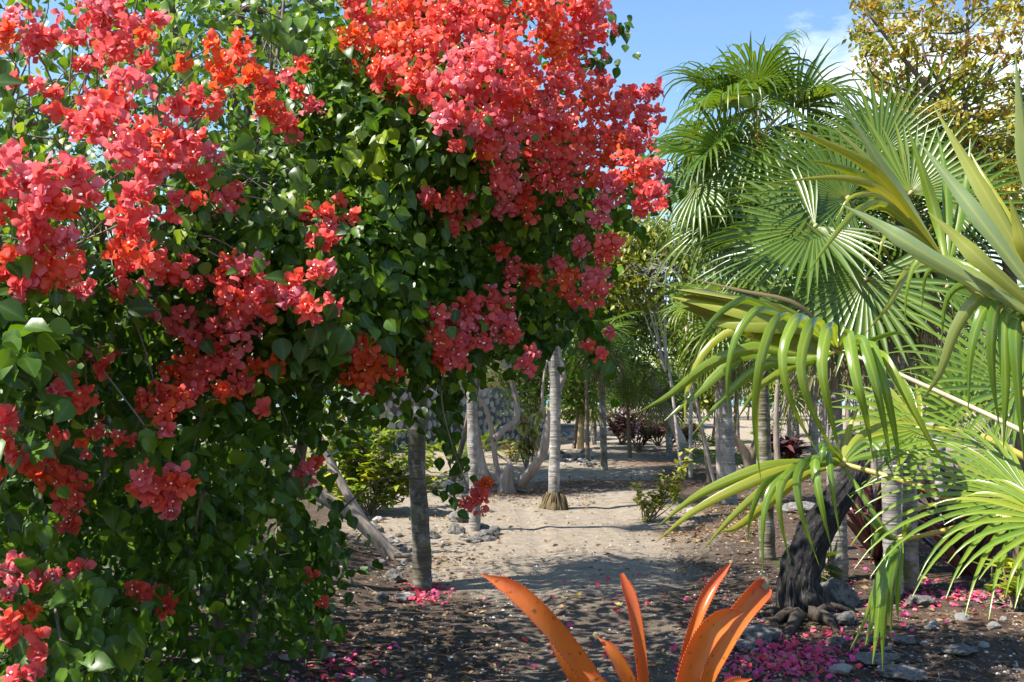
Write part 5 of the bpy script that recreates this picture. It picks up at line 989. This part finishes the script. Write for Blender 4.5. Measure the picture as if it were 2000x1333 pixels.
def maroon_bromeliad(px, py, label, n, Lf, sd, dead=1):
    r = np.random.default_rng(sd); b = G(px, py); root = thing('bromeliad', label, 'bromeliad', b)
    for i in range(n):
        a = i * 2.4 + r.normal(0, .2); el = math.radians(82 - 52 * (i / n) + r.normal(0, 4)); dv = np.array((math.cos(a) * math.cos(el), math.sin(a) * math.cos(el), math.sin(el))); L_ = Lf * r.uniform(.75, 1.1)
        out = np.array((math.cos(a), math.sin(a), 0))
        strap([b + out * .03, b + out * .05 + dv * L_ * .35, b + dv * L_ * .72 + out * .05, b + dv * L_ + out * .16 * L_ - (0, 0, .07 * L_)], .085 * r.uniform(.8, 1.1), float(r.uniform(0, 1)), root, M_maroon if i % 13 else M_pdead, 9, .45, -out * math.sin(el) * 1.0 + np.array((0, 0, 1)) * math.cos(el) * -1 + 1e-3)
maroon_bromeliad(1722, 1112, 'dark maroon bromeliad right of the charred trunk, behind the hanging limp leaf', 34, .92, 3)
maroon_bromeliad(1895, 1140, 'dark maroon bromeliad partly behind the low green fronds at the right', 34, .92, 4)
# ------------------------------------------------------------------ house, low wall, posts
def box(g, lo, hi, tint=.5):
    lo, hi = np.asarray(lo, float), np.asarray(hi, float)
    V = np.array([(x, y, z) for x in (lo[0], hi[0]) for y in (lo[1], hi[1]) for z in (lo[2], hi[2])])
    g.add(V, np.array([(0, 1, 3, 2), (4, 6, 7, 5), (0, 4, 5, 1), (2, 3, 7, 6), (0, 2, 6, 4), (1, 5, 7, 3)]), tint)
def wallbox(g, a, b, z0, z1, th, n):
    """upright slab from a to b (ground points), n = outward horizontal normal, th = thickness behind the face"""
    P = [a, b, b - n * th, a - n * th]
    V = np.array([(p[0], p[1], z) for z in (z0, z1) for p in P]); g.add(V, np.array([(0, 1, 5, 4), (1, 2, 6, 5), (2, 3, 7, 6), (3, 0, 4, 7), (4, 5, 6, 7), (3, 2, 1, 0)]))
def stone_variants():
    out = []
    for k in range(9):
        r = np.random.default_rng(k); n = 8; a = np.linspace(0, 2 * math.pi, n, endpoint=False) + r.normal(0, .12, n); q = .5 * r.uniform(.62, 1.12, n)
        sx = 0.92
        ring = lambda s, y: [(math.cos(t) * u * s * sx, y, math.sin(t) * u * s) for t, u in zip(a, q)]
        V = np.array(ring(1, 0.0) + ring(.97, -.5) + ring(.78, -1.0) + [(0, -1.06, 0)])
        Q = [(i, (i + 1) % n, n + (i + 1) % n, n + i) for i in range(n)] + [(n + i, n + (i + 1) % n, 2 * n + (i + 1) % n, 2 * n + i) for i in range(n)] + [(2 * n + i, 2 * n + (i + 1) % n, 3 * n) for i in range(n)]
        out.append(mesh('stone', V, Q, M_stone, smooth=False))
    return out
STONES = stone_variants()
def stone_face(root, a, b, z1, cell):
    """field stones bedded proud of the mortar on the face a-b"""
    d = b - a; Ln = float(np.linalg.norm(d[:2])); d = d / Ln; ang = math.atan2(d[1], d[0]); nn = np.array((d[1], -d[0], 0)); made = 0
    rows = int(round(z1 / cell))
    for j in range(rows):
        x = -cell * random.random()
        while x < Ln - cell * .4:
            w = cell * random.uniform(.6, 1.5); c = a + d * (x + w / 2) + nn * -0.01; z = (j + .5) * z1 / rows + random.uniform(-.06, .06)
            if x + w / 2 > .1:
                o = bpy.data.objects.new('stone', random.choice(STONES)); place(o, root, (c[0], c[1], z)); o.rotation_euler = Matrix.Rotation(ang, 3, 'Z').to_4x4().to_3x3().__matmul__(Matrix.Rotation(random.uniform(-.5, .5), 3, 'Y')).to_euler(); o.scale = (w * .96, random.uniform(.04, .09), z1 / rows * random.uniform(.8, 1.15)); made += 1
            x += w * .98
    return made
a = W(700, 880, 25.0); a[2] = 0; b = W(1062, 860, 32.0); b[2] = 0
d_ = nrm(b - a); n_ = np.array((d_[1], -d_[0], 0))
house = thing('garden_house', 'yellow rendered house with a grey field stone base behind the gnarled tree', 'house', a * .5 + b * .5 * np.array((1, 1, 0)))
g = Geo(); wallbox(g, a, b, -.1, 1.62, .35, n_); g.build('stone_base', M_mortar, house)
nst = stone_face(house, a, b, 1.58, .28)
g = Geo(); wallbox(g, a - d_ * .0 - n_ * .06, b - n_ * .06 - d_ * .05, 1.62, 3.3, .25, n_); g.build('wall', M_yellow, house)
g = Geo(); wallbox(g, b - n_ * .35, b - n_ * 5.0, -.1, 3.3, .3, d_); g.build('side_wall', M_yellow, house)
g = Geo(); wallbox(g, a + n_ * .5 - d_ * .4, b + n_ * .5 + d_ * .4, 3.3, 3.45, 6.2, n_); wallbox(g, a + n_ * -.2, b + n_ * -.2, 3.45, 4.1, 5.0, n_); g.build('roof', M_roof, house)
a = W(1062, 855, 33.5); b = W(1330, 850, 35.5); a[2] = b[2] = 0; d_ = nrm(b - a); n_ = np.array((d_[1], -d_[0], 0))
lw = thing('low_wall', 'low grey concrete bed wall right of the stone house', 'wall', a)
g = Geo(); wallbox(g, a, b, -.05, .34, .2, n_); g.build('wall', M_concrete, lw); g = Geo(); wallbox(g, a + n_ * .04, b + n_ * .04, .34, .42, .28, n_); g.build('coping', M_concrete, lw)
p = G(1134, 874); post = thing('garden_post', 'cream square post with a pale box on top beside the low wall', 'post', p)
g = Geo(); box(g, p + (-.09, -.09, -.1), p + (.09, .09, 1.25)); g.build('post', M_cream, post); g = Geo(); box(g, p + (-.17, -.17, 1.252), p + (.17, .17, 1.60)); box(g, p + (-.20, -.20, 1.602), p + (.20, .20, 1.64)); g.build('box_head', M_concrete, post)
# ------------------------------------------------------------------ rocks
def rock_variants():
    import bmesh; out = []
    for k in range(10):
        bm = bmesh.new(); bmesh.ops.create_icosphere(bm, subdivisions=3, radius=1)
        sq = Vector((random.uniform(.8, 1.2), random.uniform(.75, 1.1), random.uniform(.5, .8)))
        for v in bm.verts:
            c = v.co.copy(); n1 = mnoise.noise(c * 1.1 + Vector((k * 7, 0, 0))); n2 = mnoise.noise(c * 3.1 + Vector((0, k * 5, 0))); n3 = mnoise.noise(c * 7 + Vector((0, 0, k)))
            s = 1 + .42 * n1 + .24 * abs(n2) - .1 + .10 * n3
            v.co = Vector((c.x * sq.x, c.y * sq.y, max(-.45, c.z * sq.z))) * s
        me = bpy.data.meshes.new('rock'); bm.to_mesh(me); bm.free(); me.polygons.foreach_set('use_smooth', np.zeros(len(me.polygons), bool)); out.append(me)
    return out
RK = rock_variants(); RKW = [m.copy() for m in RK]
for m in RK: m.materials.append(M_rock)
for m in RKW: m.materials.append(M_white)
def rock(px, py, wpx, label, white=False, group=None, tall=1.0):
    p = G(px, py); s = wpx / 1.6 * p[1] / F
    o = bpy.data.objects.new('rock', random.choice(RKW if white else RK)); place(o, None, p + (0, 0, s * .25)); o.rotation_euler = (0, 0, random.uniform(0, 6.28)); o.scale = (s, s, s * tall); tag(o, label, 'rock', group)
rock(903, 1020, 38, 'rough grey rock left of the slender pale palm foot', tall=1.2)
rock(952, 1052, 34, 'dark pitted rock right at the front of the slender palm foot', tall=1.0)
rock(890, 1040, 30, 'flat dark rock half buried left of the slender palm foot'); rock(925, 1056, 26, 'small dark rock in front of the slender palm foot')
rock(905, 1046, 13, 'small white stone tucked among the dark rocks of the slender palm', True); rock(965, 1042, 24, 'black rounded rock leaning on the right of the slender palm foot', tall=1.2)
rock(940, 1034, 24, 'dark rock hugging the slender palm foot'); rock(845, 1048, 26, 'dark rock just right of the dark palm stem')
rock(890, 935, 26, 'rock in the weeds near the low yellowing fan palm', tall=1.3); rock(875, 948, 18, 'small stone before the low yellowing fan palm', True)
rock(845, 1118, 16, 'white stone at the right of the dark palm foot', True); rock(790, 1160, 30, 'pale stone among the petals left of the dark palm foot', True, tall=.7); rock(770, 1128, 34, 'rough grey stone left of the dark palm foot'); rock(745, 1165, 26, 'half buried flat pale stone left of the petals')
rock(790, 1098, 13, 'tiny white stone by the slanting trunk roots', True); rock(730, 1040, 26, 'grey stone above the slanting trunk roots'); rock(740, 1016, 20, 'pale stone behind the slanting trunk', True)
rock(1640, 1182, 66, 'big dark boulder against the foot of the grey palm behind the charred tree', tall=1.35); rock(1612, 1108, 34, 'bright white rock beside the grey palm foot', True, tall=1.2)
rock(1478, 1246, 62, 'grey boulder between the orange bromeliad and the charred roots', tall=.9); rock(1448, 1258, 46, 'flat grey boulder just behind the orange bromeliad leaf', tall=.6)
rock(1650, 1222, 46, 'grey rock below the big dark boulder', tall=.8); rock(1635, 1260, 30, 'pale rock at the edge of the petal drift'); rock(1642, 1316, 34, 'white rock at the lower right front of the petal drift', True, tall=.8)
rock(1710, 1300, 60, 'broad flat grey rock under the limp hanging leaf', tall=.45); rock(1760, 1325, 70, 'broad flat grey slab at the bottom right', tall=.4); rock(1800, 1195, 44, 'brown rock in front of the bright petal strip', tall=.7)
rock(1765, 1268, 36, 'flat pale rock right of the limp hanging leaf', tall=.5); rock(1880, 1230, 22, 'small white rock on the litter at the right', True); rock(1940, 1250, 20, 'small white rock by the right edge', True); rock(1960, 1235, 14, 'tiny white rock beside the green weed', True); rock(1872, 1290, 50, 'half buried sandy slab at the right bottom', tall=.35)
rock(1125, 1290, 34, 'half buried pale stone left of the bromeliad leaves', True, tall=.5); rock(1180, 1330, 40, 'grey stone between two orange bromeliad leaves', tall=.7); rock(560, 1295, 26, 'pale stone under the bougainvillea skirt', True, tall=.6); rock(640, 1285, 24, 'pale stone left of the lower petals', True, tall=.6); rock(710, 1325, 36, 'flat pale stone at the bottom left of the path', True, tall=.4)
rock(1550, 1078, 24, 'white stone behind the charred tree'); rock(1560, 1008, 60, 'dark rock in the far leaf litter', tall=.5); rock(1350, 1005, 20, 'pale stone in the brown litter behind the sapling', True); rock(1700, 1260, 22, 'small stone left of the limp leaf tips')
pile = np.random.default_rng(9)
for i in range(34):
    x = pile.uniform(1090, 1165); y = pile.uniform(884, 908); rock(x, y, pile.uniform(7, 17), 'loose stone in the far rubble pile right of the mid path palm', i % 3 == 0, 'stones of the far rubble pile')
for i in range(14): rock(pile.uniform(1098, 1165), pile.uniform(849, 862), pile.uniform(12, 22), 'white stone in the row under the low concrete wall', True, 'white stones under the low wall')
for i in range(20): rock(pile.uniform(1360, 1700), pile.uniform(900, 1000), pile.uniform(6, 14), 'scattered small stone on the shaded ground among the right palms', i % 2 == 0, 'stones among the right palms')
for i in range(16): rock(pile.uniform(690, 800), pile.uniform(1040, 1130), pile.uniform(7, 14), 'small stone on the soil around the slanting trunk', i % 2 == 0, 'stones around the slanting trunk')
for i in range(26): rock(pile.uniform(1650, 1990), pile.uniform(1225, 1330), pile.uniform(8, 18), 'small stone on the littered soil at the lower right', i % 2 == 0, 'stones at the lower right')
# ------------------------------------------------------------------ fallen bracts, litter, gravel
FB = variants('fallen_bract', BRACT, M_fallen, (.05, .3, .5, .7, .95))
def drop(px, py):
    p = G(px, py); return p
patches = [('fallen bract in the thick magenta drift behind the orange bromeliad', 'thick petal drift behind the bromeliad', 105, lambda r: (r.normal(1545, 75), r.normal(1285, 26))),
           ('fallen pink bract in the patch at the foot of the dark palm stem', 'petal patch at the dark palm foot', 48, lambda r: (r.normal(825, 28), r.normal(1153, 11))),
           ('fallen bract in the bright pink strip at the right behind the brown rock', 'bright petal strip at the right', 52, lambda r: (r.uniform(1760, 1955), 1180 + r.normal(0, 9))),
           ('fallen pink bract among pale stones at the bottom left of the path', 'petals at the bottom left of the path', 34, lambda r: (r.normal(670, 38), r.normal(1295, 22))),
           ('fallen pink bract lying alone on the shaded path', 'scattered petals on the shaded path', 36, lambda r: (r.uniform(1080, 1470), r.uniform(1130, 1290))),
           ('fallen pink bract around the charred tree roots', 'petals around the charred tree', 25, lambda r: (r.uniform(1590, 1780), r.uniform(1110, 1260)))]
rp = np.random.default_rng(77)
def lay(o, p, r): o.location = (float(p[0]), float(p[1]), float(p[2]) + .012 + r.uniform(0, .012)); o.rotation_euler = (r.normal(0, .5), r.normal(0, .5), r.uniform(0, 6.28)); s = .042 * r.uniform(.75, 1.2); o.scale = (s, s, s)
for lab, grp, n, fn_ in patches:
    for _ in range(n):
        x, y = fn_(rp); o = bpy.data.objects.new('fallen_bract', FB[int(rp.integers(len(FB)))]); SC.collection.objects.link(o); lay(o, G(x, min(y, 1420)), rp); tag(o, lab, 'flower bract', grp)
def ground_scatter(name, tmpl, mat, spots, size, tl, tilt=.35, lift=.008, kind='stuff'):
    P = np.array(spots); n = len(P); P[:, 2] = gh(P[:, 0], P[:, 1]) + lift; g = Geo(); a = RNG.uniform(0, 6.28, n)
    scatter(g, tmpl, P, np.stack([np.cos(a), np.sin(a), RNG.normal(0, tilt * .5, n)], -1), RNG.normal(0, tilt, (n, 3)) + (0, 0, 1), size * RNG.uniform(.5, 1.25, n), RNG.uniform(*tl, n))
    tag(g.build(name, mat), kind=kind)
sp = [G(*patches[0][3](rp)) for _ in range(420)] + [G(*patches[1][3](rp)) for _ in range(60)] + [G(rp.uniform(1740, 1990), 1180 + rp.normal(0, 14)) for _ in range(120)] + [G(*patches[5][3](rp)) for _ in range(40)] + [G(rp.normal(660, 70), rp.normal(1300, 30)) for _ in range(50)] + [G(rp.uniform(900, 1500), rp.uniform(1110, 1330)) for _ in range(50)]
ground_scatter('fallen_bracts', BRACT, M_fallen, sp, .042, (0, 1), .6, .012)
def gpts(boxes):
    out = []
    for x0, x1, y0, y1, n in boxes: out += [G(RNG.uniform(x0, x1), RNG.uniform(y0, y1)) for _ in range(n)]
    return out
ground_scatter('leaf_litter', OVAL, M_litter, gpts(((450, 950, 1080, 1420, 900), (900, 1600, 1130, 1420, 260), (1450, 2050, 1130, 1420, 1000), (1300, 1500, 1000, 1060, 700), (880, 1160, 935, 985, 600), (1100, 1300, 930, 960, 250), (1450, 1750, 930, 1080, 500), (1700, 2050, 980, 1150, 500), (850, 1400, 985, 1125, 320), (1150, 1700, 880, 960, 700), (1280, 1480, 960, 1120, 350), (820, 1000, 960, 1100, 200), (640, 900, 1000, 1120, 350))), .055, (0, .95), .5, .01)
ground_scatter('yellow_litter', OVAL, M_litter, gpts(((480, 1400, 1150, 1400, 22),)), .07, (.97, 1.), .4, .014)
def pebbles(name, spots, smin, smax, mat):
    g = Geo(); T = np.array([(1, 0, 0), (.3, .9, 0), (-.8, .5, 0), (-.7, -.6, 0), (.4, -.9, 0), (.5, 0, .6), (.1, .45, .65), (-.4, .2, .6), (-.3, -.3, .62), (.2, -.4, .6)]); q = np.array([(i, (i + 1) % 5, 5 + (i + 1) % 5, 5 + i) for i in range(5)] + [(5, 6, 7, 8), (5, 8, 9, 5)])
    q[-1] = (5, 8, 9, 9)
    P = np.array(spots); n = len(P); a = RNG.uniform(0, 6.28, n); s = smin * (smax / smin) ** (RNG.random(n) ** 2.2)
    scatter(g, [(T, q[:-1], np.zeros(10))], np.stack([P[:, 0], P[:, 1], gh(P[:, 0], P[:, 1]) - .001], -1), np.stack([np.cos(a), np.sin(a), 0 * a], -1), np.tile((0., 0, 1), (n, 1)) + RNG.normal(0, .2, (n, 3)), s, .5)
    tag(g.build(name, mat, smooth=False), kind='stuff')
pebbles('gravel', gpts(((450, 1000, 1090, 1450, 1500), (900, 1500, 1110, 1450, 1300), (1400, 2050, 1120, 1450, 1500), (850, 1500, 1000, 1120, 700), (650, 900, 1000, 1100, 400), (1300, 2000, 930, 1120, 900))), .004, .016, M_rock)
pebbles('pale_gravel', gpts(((450, 1000, 1090, 1450, 500), (900, 1500, 1110, 1450, 380), (1400, 2050, 1120, 1450, 600), (850, 1500, 1000, 1120, 200), (1300, 2000, 930, 1120, 300))), .005, .017, M_white)
# twigs on the soil
g = Geo()
for p in gpts(((480, 950, 1090, 1400, 90), (1450, 2000, 1120, 1400, 110), (1300, 1600, 960, 1080, 50), (880, 1200, 930, 990, 50))):
    a = RNG.uniform(0, 6.28); L_ = RNG.uniform(.05, .22); e = p + np.array((math.cos(a) * L_, math.sin(a) * L_, 0)); e[2] = gh(e[0], e[1]) + .012; V, Q = tube(catmull([p + (0, 0, .008), (p + e) / 2 + RNG.normal(0, .012, 3) + (0, 0, .01), e], 5), .0028, 4); g.add(V, Q)
tag(g.build('fallen_twigs', M_twig), kind='stuff')
